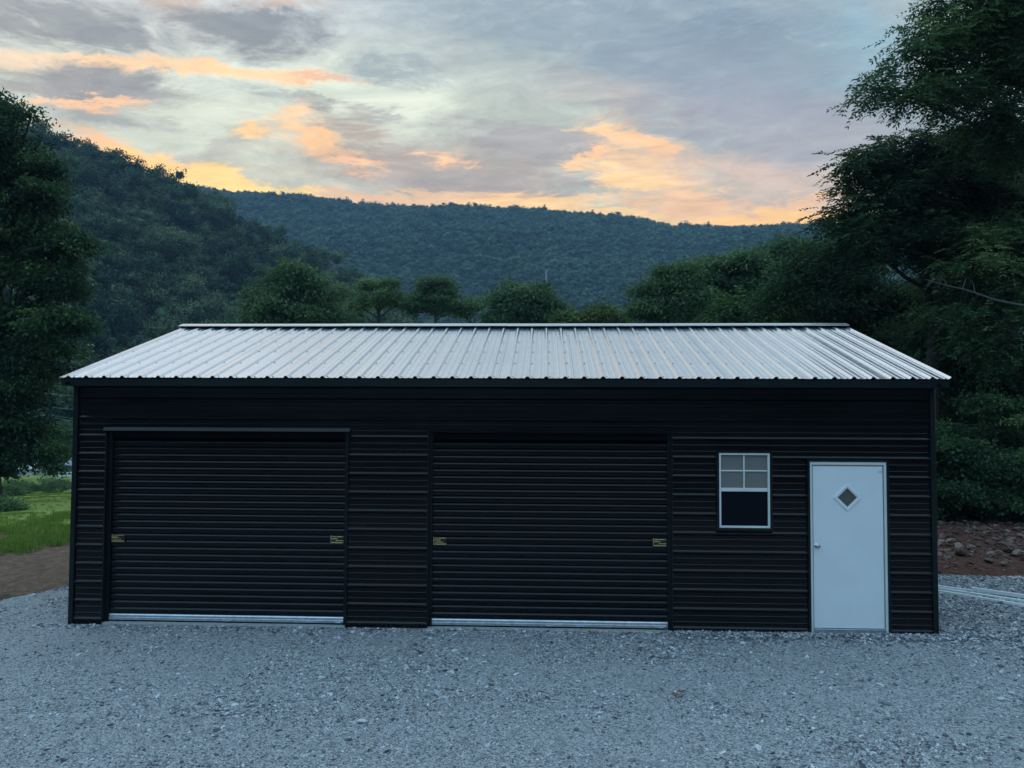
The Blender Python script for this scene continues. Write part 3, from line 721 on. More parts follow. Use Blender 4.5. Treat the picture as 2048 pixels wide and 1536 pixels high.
diamond_ring(.134, .112, -.012, -.0060, .002).build('inner_moulding', M_FRAME, dw)
MB().add([(ccx, .004, ccz-hd), (ccx+hd, .004, ccz), (ccx, .004, ccz+hd), (ccx-hd, .004, ccz), (ccx, .010, ccz-hd), (ccx+hd, .010, ccz), (ccx, .010, ccz+hd), (ccx-hd, .010, ccz)],
         [(0, 1, 2, 3), (7, 6, 5, 4), (0, 4, 5, 1), (1, 5, 6, 2), (2, 6, 7, 3), (3, 7, 4, 0)]).build('pane', M_DGLASS, dw)
kx, kz = 9.206-EX[0], 1.09
kn = MB(); kn.tube([(kx, -.006, kz), (kx, -.012, kz), (kx, -.014, kz), (kx, -.034, kz), (kx, -.040, kz), (kx, -.052, kz), (kx, -.064, kz), (kx, -.070, kz), (kx, -.0705, kz)],
                  [.033, .031, .014, .012, .022, .028, .026, .017, .002], 20); kn.build('door_knob', M_CHROME, e, True)
br = MB(); br.box(dx1-.052, dx1-.004, -.012, -.0062, dz1-.075, dz1-.022, .002); br.box(dx1-.032, dx1-.018, -.022, -.012, dz1-.062, dz1-.034, .002); br.build('closer_bracket', M_FRAME, e)

# ------------------------------------------------------------------ foliage
def leafmat(name, c0, c1, c2, tr=.25, vr=.3):
    M = bpy.data.materials.new(name); M.use_nodes = True; t = M.node_tree; b = t.nodes['Principled BSDF']
    a = N('ShaderNodeAttribute', t); a.attribute_name = 'tone'; oi = N('ShaderNodeObjectInfo', t)
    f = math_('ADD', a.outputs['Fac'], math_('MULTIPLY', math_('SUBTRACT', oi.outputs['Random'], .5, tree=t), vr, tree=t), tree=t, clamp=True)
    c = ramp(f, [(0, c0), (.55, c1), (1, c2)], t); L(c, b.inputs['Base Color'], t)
    b.inputs['Roughness'].default_value = .6; b.inputs['Specular IOR Level'].default_value = .25
    tl = N('ShaderNodeBsdfTranslucent', t); L(c, tl.inputs[0], t)
    mx = N('ShaderNodeMixShader', t); mx.inputs[0].default_value = tr; L(b.outputs[0], mx.inputs[1], t); L(tl.outputs[0], mx.inputs[2], t)
    L(mx.outputs[0], t.nodes['Material Output'].inputs[0], t); return M
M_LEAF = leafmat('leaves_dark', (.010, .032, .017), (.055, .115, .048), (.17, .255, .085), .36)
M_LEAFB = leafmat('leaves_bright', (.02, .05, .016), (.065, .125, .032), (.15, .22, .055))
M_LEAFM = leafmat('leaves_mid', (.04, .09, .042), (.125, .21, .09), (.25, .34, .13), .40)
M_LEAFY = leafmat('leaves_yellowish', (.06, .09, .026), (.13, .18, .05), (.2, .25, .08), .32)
M_BARK = mat('bark', (.05, .042, .035), .9, 0, .2, lambda t, b: (L(ramp(noise(geopos(t), 9, 6, .7, tree=t), [(.3, (.02, .018, .015)), (.7, (.085, .075, .062))], t), b.inputs['Base Color'], t), bump(t, b, noise(geopos(t), 20, 5, .7, tree=t), .8, .03)))
M_BARKP = mat('pale_bark', (.3, .28, .25), .9, 0, .2)
def leaves_at(c, dirs, length, width, r, tone, curl=.25):
    """rhombic leaves: c base points, dirs unit directions"""
    n = len(c); up = r.normal(size=(n, 3)); up[:, 2] += 1.2
    side = np.cross(dirs, up); side /= (np.linalg.norm(side, axis=1)[:, None]+1e-9); nr = np.cross(side, dirs)
    ln = length*r.uniform(.7, 1.25, n)[:, None]; wd = width*r.uniform(.75, 1.2, n)[:, None]
    p0 = c; p1 = c + dirs*ln*.45 + side*wd*.5 + nr*wd*curl; p3 = c + dirs*ln*.45 - side*wd*.5 + nr*wd*curl; p2 = c + dirs*ln
    V = np.stack([p0, p1, p2, p3], 1).reshape(-1, 3); i = np.arange(n)[:, None]*4
    F = np.concatenate([np.concatenate([i, i+1, i+2], 1), np.concatenate([i, i+2, i+3], 1)], 0)
    return V, F, np.repeat(tone, 4)
def crown(lobes, n_spray, per, spray_r, leaf_l, leaf_w, seed, shell=.5, flat=.55, droop=.25, frond=False, boughs=11, layer=.55):
    """lobes: (centre, radius, flatten). Returns mesh arrays plus the spray centres"""
    r = np.random.default_rng(seed); cs = np.array([l[0] for l in lobes]); rs = np.array([l[1] for l in lobes]); fl = np.array([l[2] if len(l) > 2 else .8 for l in lobes])
    # each lobe carries a handful of boughs, each bough a flattened cloud of sprays: ragged outline, gaps between
    bl = []; 
    for i in range(len(lobes)):
        nb = boughs; q = r.normal(size=(nb, 3)); q /= np.linalg.norm(q, axis=1)[:, None]; q[:, 2] = q[:, 2]*.9+.12
        rad_ = shell+(1.0-shell)*r.random(nb)**.7
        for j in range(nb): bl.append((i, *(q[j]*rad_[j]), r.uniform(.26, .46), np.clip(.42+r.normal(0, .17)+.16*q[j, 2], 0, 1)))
    bl = np.array(bl); bi = bl[:, 0].astype(int); wgt = (rs[bi]*bl[:, 4])**2; wgt /= wgt.sum(); bk = r.choice(len(bl), n_spray, p=wgt); li = bi[bk]
    g3 = r.normal(size=(n_spray, 3)); g3 /= np.linalg.norm(g3, axis=1)[:, None]; g3 *= (r.random(n_spray)**.45)[:, None]; g3[:, 2] *= layer
    tip = bl[bk, 1:4]; d = tip + g3*bl[bk, 4][:, None]
    sc_ = cs[li] + d*rs[li][:, None]*np.stack([np.ones(n_spray), np.ones(n_spray), fl[li]], -1)
    d = d/(np.linalg.norm(d, axis=1)[:, None]+1e-6)
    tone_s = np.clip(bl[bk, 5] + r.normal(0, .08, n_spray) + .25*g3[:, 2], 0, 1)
    out = d.copy(); out[:, 2] = out[:, 2]*.4 - droop; out /= np.linalg.norm(out, axis=1)[:, None]
    if not frond:
        idx = np.repeat(np.arange(n_spray), per); n = len(idx)
        off = r.normal(size=(n, 3))*spray_r*.5; off[:, 2] *= flat
        off += out[idx]*spray_r*r.uniform(-.5, .6, n)[:, None]
        c = sc_[idx]+off; dd = out[idx]*.6 + r.normal(size=(n, 3))*.55; dd[:, 2] -= .15; dd /= np.linalg.norm(dd, axis=1)[:, None]
        tone = np.clip(tone_s[idx]+r.normal(0, .09, n), 0, 1)
    else:        # compound leaves: leaflets in pairs along drooping stalks
        nf = max(1, per//12); fi = np.repeat(np.arange(n_spray), nf); m_ = len(fi)
        fd = out[fi]*.8 + r.normal(size=(m_, 3))*np.array([.65, .65, .3]); fd /= np.linalg.norm(fd, axis=1)[:, None]
        fb = sc_[fi] + r.normal(size=(m_, 3))*spray_r*np.array([.38, .38, .22])
        k = np.tile(np.arange(12), m_); j = np.repeat(np.arange(m_), 12); n = len(k)
        tt = (k//2+1)/6.; sgn = np.where(k % 2 == 0, 1, -1)
        L_ = spray_r*.95
        pos = fb[j] + fd[j]*(tt*L_)[:, None]; pos[:, 2] -= (tt**2)*L_*.30
        hs = np.cross(fd[j], np.array([0, 0, 1.])); hs /= (np.linalg.norm(hs, axis=1)[:, None]+1e-9)
        dd = hs*sgn[:, None]*.8 + fd[j]*.55 + r.normal(size=(n, 3))*.14; dd[:, 2] -= .18; dd /= np.linalg.norm(dd, axis=1)[:, None]
        c = pos; tone = np.clip(tone_s[fi][j] + r.normal(0, .07, m_)[j] + r.normal(0, .04, n), 0, 1)
    V, F, T = leaves_at(c, dd, leaf_l, leaf_w, r, tone)
    return V, F, T, sc_, li
def limb(mb, a, b, r0, r1, r, n=6, seg=6, bend=.12):
    a = np.array(a, float); b = np.array(b, float); Ln = np.linalg.norm(b-a); off = r.normal(size=3)*Ln*bend; off[2] = abs(off[2])*.6
    pts = []; 
    for i in range(seg+1):
        t = i/seg; pts.append(a+(b-a)*t + off*math.sin(math.pi*t)*.8 + r.normal(size=3)*Ln*.010*(0 < i < seg))
    mb.tube(pts, [r0+(r1-r0)*(i/seg)**.8 for i in range(seg+1)], n, False); return pts
def tree(name, base, lobes, label, cat='tree', leaf=(.12, .05), n_spray=600, per=36, spray_r=.5, mt=None, seed=1, trunk_r=.22, group=None, shell=.45, flat=.5, droop=.25, frond=False, top=None, twigs=130, bark=None):
    r = np.random.default_rng(seed); base = np.array(base, float); bark = bark or M_BARK
    t = empty(name, tuple(base), label, cat, group)
    lb = [(np.array(l[0], float)-base, *l[1:]) for l in lobes]
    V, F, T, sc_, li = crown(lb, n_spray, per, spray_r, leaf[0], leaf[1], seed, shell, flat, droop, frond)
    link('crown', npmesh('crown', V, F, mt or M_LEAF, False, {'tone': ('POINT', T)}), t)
    cs = np.array([l[0] for l in lb]); rs = np.array([l[1] for l in lb])
    topz = top if top is not None else cs[:, 2].max()
    cx, cy = (cs[:, 0]*rs).sum()/rs.sum(), (cs[:, 1]*rs).sum()/rs.sum()
    tp = [np.array([0, 0, -.4])]; SEG = 8
    for i in range(1, SEG+1):
        f = i/SEG; tp.append(np.array([cx*.75*f**1.6, cy*.75*f**1.6, topz*f]) + r.normal(size=3)*np.array([.06, .06, 0])*topz*.12)
    tm = MB(); tm.tube(tp, [trunk_r*1.35]+[trunk_r*(1-.86*(i/SEG)) for i in range(1, SEG+1)], 9, False); tm.build('trunk', bark, t, True)
    bmh = MB(); ends = []
    for c, rr in zip(cs, rs):
        zt_ = min(max(c[2]-rr*.9-.15*np.linalg.norm(c[:2]), topz*.18), topz*.86); f = zt_/topz*SEG; i = int(min(max(f, 0), SEG-1)); s0 = tp[i]+(tp[i+1]-tp[i])*(f-i)
        rad0 = trunk_r*(1-.86*(zt_/topz))*.62
        ends.append(limb(bmh, s0, c, rad0, max(.012, rad0*.25), r, 6, 7))
    for k in r.choice(len(sc_), min(twigs, len(sc_)), replace=False):
        pl = ends[li[k]]; s0 = pl[r.integers(3, len(pl))]; rr0 = max(.008, trunk_r*.10)
        limb(bmh, s0, sc_[k], rr0, rr0*.3, r, 4, 4, .1)
    bmh.build('branches', bark, t, True)
    return t
def PL(px, py, Y, rpx, fl=.8, dy=0):
    """a foliage lobe seen at (px, py) standing at depth Y, radius given in picture pixels"""
    p = at(px, py, Y+dy); return (p, rpx/FOC*(Y-CAM[1]), fl)
def gbase(px, Y):
    p = at(px, 900, Y); return np.array([p[0], Y, float(gh(p[0], Y))-.05])

# --- big trees on the right
Ya = 7.5
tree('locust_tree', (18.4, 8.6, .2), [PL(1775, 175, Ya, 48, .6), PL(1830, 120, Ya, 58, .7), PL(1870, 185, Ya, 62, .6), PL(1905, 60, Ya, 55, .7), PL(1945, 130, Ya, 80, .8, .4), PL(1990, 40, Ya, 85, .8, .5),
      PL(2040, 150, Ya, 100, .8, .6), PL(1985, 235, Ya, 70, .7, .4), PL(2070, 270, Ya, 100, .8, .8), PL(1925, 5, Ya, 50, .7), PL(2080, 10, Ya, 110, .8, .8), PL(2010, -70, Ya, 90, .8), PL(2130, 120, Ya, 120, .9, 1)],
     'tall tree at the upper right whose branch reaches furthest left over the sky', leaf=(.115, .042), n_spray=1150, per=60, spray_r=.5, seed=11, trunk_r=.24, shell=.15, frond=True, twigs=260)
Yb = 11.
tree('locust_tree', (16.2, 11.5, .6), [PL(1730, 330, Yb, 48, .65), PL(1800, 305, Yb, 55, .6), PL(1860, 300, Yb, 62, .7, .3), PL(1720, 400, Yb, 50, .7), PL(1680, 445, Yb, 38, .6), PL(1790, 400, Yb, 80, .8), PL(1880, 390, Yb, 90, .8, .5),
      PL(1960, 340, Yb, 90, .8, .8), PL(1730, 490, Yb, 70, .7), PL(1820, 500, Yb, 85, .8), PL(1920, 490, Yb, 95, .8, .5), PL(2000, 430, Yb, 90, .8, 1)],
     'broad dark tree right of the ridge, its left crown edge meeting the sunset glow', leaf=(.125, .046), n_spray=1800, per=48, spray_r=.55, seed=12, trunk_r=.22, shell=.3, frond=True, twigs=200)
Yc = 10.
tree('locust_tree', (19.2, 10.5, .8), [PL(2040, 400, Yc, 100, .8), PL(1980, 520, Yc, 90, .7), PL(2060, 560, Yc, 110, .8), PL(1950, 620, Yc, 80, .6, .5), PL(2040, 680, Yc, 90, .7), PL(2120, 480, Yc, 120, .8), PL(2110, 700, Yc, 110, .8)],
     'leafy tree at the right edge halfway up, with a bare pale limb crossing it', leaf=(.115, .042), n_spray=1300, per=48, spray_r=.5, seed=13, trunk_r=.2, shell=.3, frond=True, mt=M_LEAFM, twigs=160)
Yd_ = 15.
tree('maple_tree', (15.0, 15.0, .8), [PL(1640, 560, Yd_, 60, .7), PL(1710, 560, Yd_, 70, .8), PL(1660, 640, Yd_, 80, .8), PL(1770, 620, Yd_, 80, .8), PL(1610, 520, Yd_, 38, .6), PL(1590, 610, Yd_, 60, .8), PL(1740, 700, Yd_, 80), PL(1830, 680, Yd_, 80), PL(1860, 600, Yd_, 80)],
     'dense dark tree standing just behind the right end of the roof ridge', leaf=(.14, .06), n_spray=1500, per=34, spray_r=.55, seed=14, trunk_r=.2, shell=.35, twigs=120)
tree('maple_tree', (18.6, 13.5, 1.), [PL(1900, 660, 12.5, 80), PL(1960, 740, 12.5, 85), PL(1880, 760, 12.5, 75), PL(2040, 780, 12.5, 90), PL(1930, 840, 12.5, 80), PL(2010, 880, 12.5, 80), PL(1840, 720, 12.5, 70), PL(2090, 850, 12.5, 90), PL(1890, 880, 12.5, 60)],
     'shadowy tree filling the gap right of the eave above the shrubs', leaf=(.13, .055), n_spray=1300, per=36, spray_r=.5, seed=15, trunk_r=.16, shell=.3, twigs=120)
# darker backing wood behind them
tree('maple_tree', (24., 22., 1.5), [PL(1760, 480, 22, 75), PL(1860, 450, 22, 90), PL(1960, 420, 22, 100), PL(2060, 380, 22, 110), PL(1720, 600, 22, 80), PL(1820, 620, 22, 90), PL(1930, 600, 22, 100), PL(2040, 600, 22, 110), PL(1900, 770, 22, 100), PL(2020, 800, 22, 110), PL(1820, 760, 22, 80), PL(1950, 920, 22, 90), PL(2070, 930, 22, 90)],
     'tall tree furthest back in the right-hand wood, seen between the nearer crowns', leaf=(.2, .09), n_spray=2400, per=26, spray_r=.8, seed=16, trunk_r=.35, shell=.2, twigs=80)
# trunks seen through the gloom right of the wall
for k, (px, Y, lean, r0, lab) in enumerate([(1915, 12., -.5, .07, 'slim crooked trunk in the shadow right of the eave, leaning left'), (1950, 12.8, -.9, .10, 'thicker leaning trunk in the shadow near the right corner')]):
    b0 = gbase(px+20, Y); t = empty('understory_tree', tuple(b0), lab, 'tree')
    mb = MB(); pts = [(0, 0, -.2), (lean*.1, 0, 1.2), (lean*.35, .05, 2.4), (lean*.6, 0, 3.6), (lean*1.1, .1, 4.8)]; mb.tube(pts, [r0*1.2, r0, r0*.85, r0*.7, r0*.3], 7, False); mb.build('trunk', M_BARKP if k else M_BARK, t, True)
    V, F, T, s_, l_ = crown([((lean*1.0, 0, 4.9), .9, .6), ((lean*.5, .2, 4.0), .7, .6)], 90, 30, .4, .13, .055, 60+k)
    link('crown', npmesh('crown', V, F, M_LEAF, False, {'tone': ('POINT', T)}), t)
# bare limb
mb = MB(); pa = [at(2050, 612, 8.6), at(1990, 600, 8.5), at(1950, 586, 8.4), at(1925, 578, 8.3), at(1895, 572, 8.2), at(1865, 563, 8.1), at(1848, 558, 8.1)]
b0 = at(2130, 640, 8.9)
t = empty('bare_limb', tuple(b0), 'bare pale dead limb stretched level across the right-hand foliage', 'branch')
mb.tube([np.array(b0)-b0]+[p-b0 for p in pa], [.04, .03, .024, .021, .018, .015, .011, .004], 6, False)
for (i, dx_, dz_) in ((2, -.05, .3), (3, .1, .28), (4, -.1, .22), (5, .02, .14), (5, -.12, -.1)): mb.tube([pa[i]-b0, pa[i]-b0+np.array([dx_*.6, 0, dz_*.6]), pa[i]-b0+np.array([dx_, .03, dz_])], [.012, .008, .003], 4, False)
mb.build('limb', mat('weathered_bark', (.10, .095, .085), .9), t, True)
# mid-distance trees right of centre
tree('walnut_tree', gbase(1330, 24), [PL(1335, 545, 24, 30, .6), PL(1310, 580, 24, 34, .6), PL(1360, 570, 24, 32, .6), PL(1300, 620, 24, 36, .7), PL(1345, 620, 24, 38, .7), PL(1385, 600, 24, 32, .7), PL(1375, 540, 24, 22, .6)],
     'open-crowned tree with airy branches, first on the left of the right-hand wood', leaf=(.2, .08), n_spray=420, per=26, spray_r=.55, seed=21, mt=M_LEAFM, shell=.2, trunk_r=.16, twigs=120)
tree('walnut_tree', gbase(1440, 28), [PL(1420, 545, 28, 42, .7), PL(1470, 535, 28, 42, .7), PL(1440, 600, 28, 55), PL(1510, 590, 28, 50), PL(1500, 545, 28, 34), PL(1390, 640, 28, 40)],
     'rounded mid-green tree second in the row behind the right half of the roof', leaf=(.22, .1), n_spray=800, per=26, spray_r=.65, seed=22, mt=M_LEAFM, shell=.3, trunk_r=.2, twigs=80)
tree('willow_tree', gbase(1555, 30), [PL(1530, 525, 30, 38, .6), PL(1580, 505, 30, 36, .6), PL(1560, 550, 30, 48), PL(1610, 540, 30, 44), PL(1545, 610, 30, 55), PL(1620, 610, 30, 50), PL(1570, 485, 30, 18, .5)],
     'feathery grey-green tree rising highest behind the right part of the roof', leaf=(.24, .07), n_spray=900, per=28, spray_r=.7, seed=23, mt=M_LEAFM, shell=.3, trunk_r=.22, twigs=60)
for k, (px, py, Y, rp, lab) in enumerate([(1465, 630, 20, 34, 'yellow-green shrubby tree low behind the roof, leftmost of three bright ones'), (1530, 628, 20, 36, 'yellow-green shrubby tree low behind the roof, middle of three bright ones'), (1600, 640, 19, 34, 'yellow-green shrubby tree low behind the roof, nearest the ridge end')]):
    tree('sumac_tree', gbase(px, Y), [PL(px, py, Y, rp), PL(px-22, py+12, Y, rp*.8), PL(px+24, py+14, Y, rp*.8), PL(px+4, py-22, Y, rp*.5)], lab, leaf=(.2, .06), n_spray=170, per=36, spray_r=.5, seed=30+k, mt=M_LEAFB, frond=True, group='bright shrubby trees behind the roof', trunk_r=.08, twigs=30)
# --- row of trees behind the roof
def row(px, Y, lobes, lab, seed, mt=M_LEAFM, **k):
    kw = dict(leaf=(.3, .13), n_spray=420, per=26, spray_r=.8, shell=.3, trunk_r=.3, twigs=80, name='field_tree'); kw.update(k); nm = kw.pop('name')
    tree(nm, gbase(px, Y), [PL(a, b, Y, c, d) for a, b, c, d in lobes], lab, seed=seed, mt=mt, **kw)
row(580, 42, [(580, 565, 40, .8), (545, 600, 42, .8), (620, 590, 42, .8), (520, 640, 40, .8), (580, 640, 55, .8), (645, 640, 38, .8), (600, 545, 24, .7)], 'large rounded tree behind the left part of the roof ridge', 41, n_spray=1000)
row(757, 50, [(757, 575, 26, .6), (730, 595, 24, .6), (785, 592, 26, .6), (712, 612, 18, .6), (812, 606, 24, .6), (757, 600, 36, .6), (700, 625, 20, .6), (778, 568, 20, .5), (735, 572, 16, .5)], 'flat-topped spreading tree with its dark forked trunk showing above the ridge', 42, n_spray=330, spray_r=.55, leaf=(.24, .1), per=34, shell=.15, trunk_r=.42)
row(870, 50, [(860, 575, 24, .6), (890, 585, 24, .6), (842, 600, 24, .6), (905, 610, 24, .6), (868, 608, 30, .6), (826, 616, 24, .6), (850, 562, 14, .6), (925, 615, 20, .6), (885, 566, 18, .5)], 'flat-topped spreading tree right beside the forked one, with several thin trunks', 43, n_spray=360, spray_r=.55, leaf=(.24, .1), per=34, shell=.15, trunk_r=.35)
row(940, 52, [(940, 612, 18, .5), (962, 605, 13, .5), (920, 625, 14, .5)], 'small sparse tree in the gap between two larger crowns behind the ridge', 44, n_spray=90, shell=.1, trunk_r=.18)
row(1045, 48, [(1015, 600, 26, .7), (1060, 595, 28, .7), (1090, 610, 26, .7), (1040, 625, 38, .7), (1100, 635, 26, .7), (1018, 572, 10, 1.), (1078, 578, 12, .7), (1000, 640, 22, .7)], 'bushy tree with a pointed top, behind the middle of the ridge', 45, n_spray=620)
row(1140, 46, [(1140, 638, 20, .7), (1125, 648, 16, .7)], 'low yellowish tree behind the ridge, left of the domed one', 46, M_LEAFY, n_spray=120, trunk_r=.15, name='small_tree')
row(1212, 46, [(1212, 628, 22, .7), (1190, 640, 20, .7), (1236, 636, 18, .7), (1212, 648, 28, .7)], 'low domed yellowish tree standing alone behind the ridge right of centre', 47, M_LEAFY, n_spray=200, trunk_r=.15, name='small_tree')
row(670, 70, [(660, 590, 34, .8), (690, 605, 30, .8), (640, 620, 36, .8), (700, 630, 26, .8)], 'hazy tree between the large rounded tree and the forked one', 48, n_spray=420)
# --- big tree on the left
Yl = 17.
tree('oak_tree', (-15.2, 19., -.4), [PL(10, 215, Yl, 34, .8), PL(62, 232, Yl, 20, .8), PL(20, 290, Yl, 60, .8), PL(75, 330, Yl, 45, .7), PL(20, 400, Yl, 90, .8), PL(100, 395, Yl, 38, .7), PL(60, 480, Yl, 85, .8), PL(135, 485, Yl, 42, .6), PL(50, 580, Yl, 90, .8), PL(125, 560, Yl, 50, .6),
      PL(30, 680, Yl, 100, .8), PL(105, 650, Yl, 50, .6), PL(150, 645, Yl, 22, .5), PL(0, 790, Yl, 80, .8), PL(65, 740, Yl, 44, .6), PL(125, 700, Yl, 22, .5), PL(10, 880, Yl, 70, .7), PL(72, 905, Yl, 38, .5), PL(-60, 500, Yl, 120), PL(-70, 750, Yl, 120), PL(-50, 300, Yl, 90), PL(30, 845, Yl, 38, .6), PL(95, 935, Yl, 20, .5), PL(-40, 930, Yl, 60, .5)],
     'huge dark tree at the left edge, its lowest boughs hanging over the lawn', leaf=(.16, .08), n_spray=3000, per=38, spray_r=.55, seed=51, trunk_r=.5, shell=.35, twigs=250)

# --- shrubs along the dirt bank on the right
for k, (x, y, r_, mt_, lab) in enumerate([(13.7, 8.4, .95, M_LEAFB, 'low bright shrub against the garage corner on the dirt bank'), (15.0, 8.3, 1.0, M_LEAF, 'rounded green shrub second from the garage corner on the bank'),
        (16.3, 8.0, .85, M_LEAF, 'shrub above the heap of boulders near the right edge'), (17.4, 7.8, 1.1, M_LEAFB, 'bright broad-leaved shrub at the right edge beside the boulders'), (14.6, 9.8, 1.4, M_LEAF, 'taller dark shrub in the second row behind the corner shrub'), (16.8, 9.8, 1.6, M_LEAF, 'taller dark shrub in the second row at the right edge')]):
    z0 = float(gh(x, y)); b_ = (x, y, z0)
    tree('shrub', b_, [((x, y, z0+r_*.62), r_, .75), ((x-r_*.5, y-.1, z0+r_*.4), r_*.65, .8), ((x+r_*.5, y-.1, z0+r_*.45), r_*.65, .8), ((x+.1, y+.1, z0+r_*1.25), r_*.6, .9)], lab, 'shrub',
         leaf=(.085, .06), n_spray=520, per=34, spray_r=.22, seed=70+k, mt=mt_, trunk_r=.04, shell=.5, twigs=20, group='shrubs along the dirt bank')

# ------------------------------------------------------------------ hills and their woods
def crest_hill(name, crest, foot_d, foot_z, matl, nt_=40, back=260, bump_=6, seed=1, depth_k=1.):
    """crest: (px, py, distance) in order; foot at foot_d along the same bearing. Returns a height sampler"""
    cr = []
    for px, py, dist in crest:
        d = AR*(px-1024)/FOC - AU*(py-768)/FOC + AF; h = math.hypot(d[0], d[1]); cr.append((CAM[0]+d[0]/h*dist, CAM[1]+d[1]/h*dist, CAM[2]+d[2]/h*dist, d[0]/h, d[1]/h, dist))
    cr = np.array(cr); t = np.linspace(0, len(cr)-1, (len(cr)-1)*10+1); i = np.minimum(t.astype(int), len(cr)-2); f = (t-i)[:, None]; f = f*f*(3-2*f)*.5+f*.5
    c = cr[i]*(1-f)+cr[i+1]*f
    rows = []
    for s_ in np.linspace(0, 1.45, nt_):
        dd = foot_d + (c[:, 5]-foot_d)*s_; x = CAM[0]+c[:, 3]*dd; y = CAM[1]+c[:, 4]*dd
        k = min(s_, 1); prof = .35*k + .65*(k*k*(3-2*k)) if k < 1 else 1 - ((s_-1)/.45)**1.5*.55
        z = foot_z+(c[:, 2]-foot_z)*prof
        z = z + (vnoise(x, y, 90, seed)-.5)*bump_*2*min(1, 4*k*(1-k)+.0) + (vnoise(x, y, 35, seed+1)-.5)*bump_*.6*min(1, 6*k*max(0, 1-k)+.12)
        rows.append(np.stack([x, y, z], -1))
    R_ = np.array(rows); n_, k_ = R_.shape[:2]; idx = np.arange(n_*k_).reshape(n_, k_)
    F = np.stack([idx[:-1, :-1], idx[:-1, 1:], idx[1:, 1:], idx[1:, :-1]], -1).reshape(-1, 4)
    link(name, npmesh(name, R_.reshape(-1, 3), F, matl, True), kind='structure')
    return R_
def woodfloor(t, b):
    L(ramp(noise(geopos(t), .12, 6, .7, tree=t), [(.3, (.008, .014, .008)), (.7, (.024, .036, .018))], t), b.inputs['Base Color'], t)
M_WOODFLOOR = mat('wood_floor', (.015, .025, .012), .95, 0, .1, woodfloor)
far_crest = [(-900, 300, 1000), (-400, 340, 1000), (0, 360, 980), (200, 375, 960), (330, 388, 940), (420, 398, 930), (450, 404, 930), (500, 398, 920), (600, 404, 900), (700, 412, 880), (760, 420, 870), (850, 424, 860), (950, 426, 850), (1050, 424, 850), (1150, 432, 840),
             (1230, 440, 830), (1300, 448, 820), (1350, 462, 815), (1450, 462, 810), (1550, 464, 800), (1640, 466, 800), (1800, 470, 800), (2100, 470, 800), (2600, 440, 820), (3300, 400, 850)]
far = crest_hill('far_hill', [(a, b+3, c) for a, b, c in far_crest], 300, -14, M_WOODFLOOR, bump_=14, seed=5)
near_crest = [(-2600, 180, 300), (-1200, 120, 320), (-500, 130, 330), (-100, 180, 335), (60, 262, 335), (130, 296, 330), (200, 325, 325), (260, 352, 320), (310, 385, 318), (370, 420, 315), (440, 462, 310), (500, 500, 305), (560, 530, 300), (620, 556, 292), (680, 584, 285), (730, 622, 280), (800, 690, 275), (900, 760, 270)]
near = crest_hill('near_hill', [(a, b+(26 if a < 330 else 12), c) for a, b, c in near_crest], 110, -7, M_WOODFLOOR, bump_=7, seed=15)
# the valley side behind the camera and to the right
rear = [(-1, 0)]
th = np.radians(np.linspace(75, 285, 60)); rows = []
for s_ in np.linspace(0, 1, 14):
    d = 70+260*s_; x = CAM[0]+np.sin(th)*d; y = CAM[1]+np.cos(th)*d; z = -4+70*s_**1.2*(.75+.35*np.sin(th*3+1))+(vnoise(x, y, 40, 3)-.5)*8; rows.append(np.stack([x, y, z], -1))
R_ = np.array(rows); idx = np.arange(R_.shape[0]*R_.shape[1]).reshape(R_.shape[:2])
link('valley_side', npmesh('valley_side', R_.reshape(-1, 3), np.stack([idx[:-1, :-1], idx[:-1, 1:], idx[1:, 1:], idx[1:, :-1]], -1).reshape(-1, 4), M_WOODFLOOR, True), kind='structure')

def forest_crown(seed, n_lobe=9, n_leaf=620, leaf=.16, mt=None, CORE=.55):
    """crown one metre wide, to be scaled; lumpy dark core with leaf clusters round it"""
    r = np.random.default_rng(seed); import bmesh
    lobes = [((r.normal(0, .19), r.normal(0, .19), .42+r.uniform(-.22, .34)), r.uniform(.11, .26), r.uniform(.7, 1.)) for _ in range(n_lobe)] + [((0, 0, .36), .22, .95)]
    V, F, T, _, _ = crown(lobes, n_leaf//9, 9, .10, leaf*.5, leaf*.42, seed, .6, .6, .1, boughs=7, layer=.7)
    V2 = []; F2 = []
    for c, rr, fl in lobes:
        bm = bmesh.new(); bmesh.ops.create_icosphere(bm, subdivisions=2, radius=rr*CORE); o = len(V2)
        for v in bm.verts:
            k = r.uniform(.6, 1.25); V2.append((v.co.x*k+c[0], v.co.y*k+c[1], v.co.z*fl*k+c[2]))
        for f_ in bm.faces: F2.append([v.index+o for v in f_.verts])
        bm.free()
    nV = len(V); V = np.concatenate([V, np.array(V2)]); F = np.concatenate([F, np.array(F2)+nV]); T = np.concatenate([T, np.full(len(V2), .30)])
    return npmesh('forest_crown', V, F, mt, False, {'tone': ('POINT', T)})
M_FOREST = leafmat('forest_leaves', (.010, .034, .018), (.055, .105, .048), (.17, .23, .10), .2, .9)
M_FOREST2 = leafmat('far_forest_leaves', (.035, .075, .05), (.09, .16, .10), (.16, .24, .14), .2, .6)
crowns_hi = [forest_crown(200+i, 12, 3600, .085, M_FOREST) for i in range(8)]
crowns_lo = [bpy.data.objects.new('far_crown', forest_crown(300+i, 8, 900, .12, M_FOREST2, .8)) for i in range(8)]
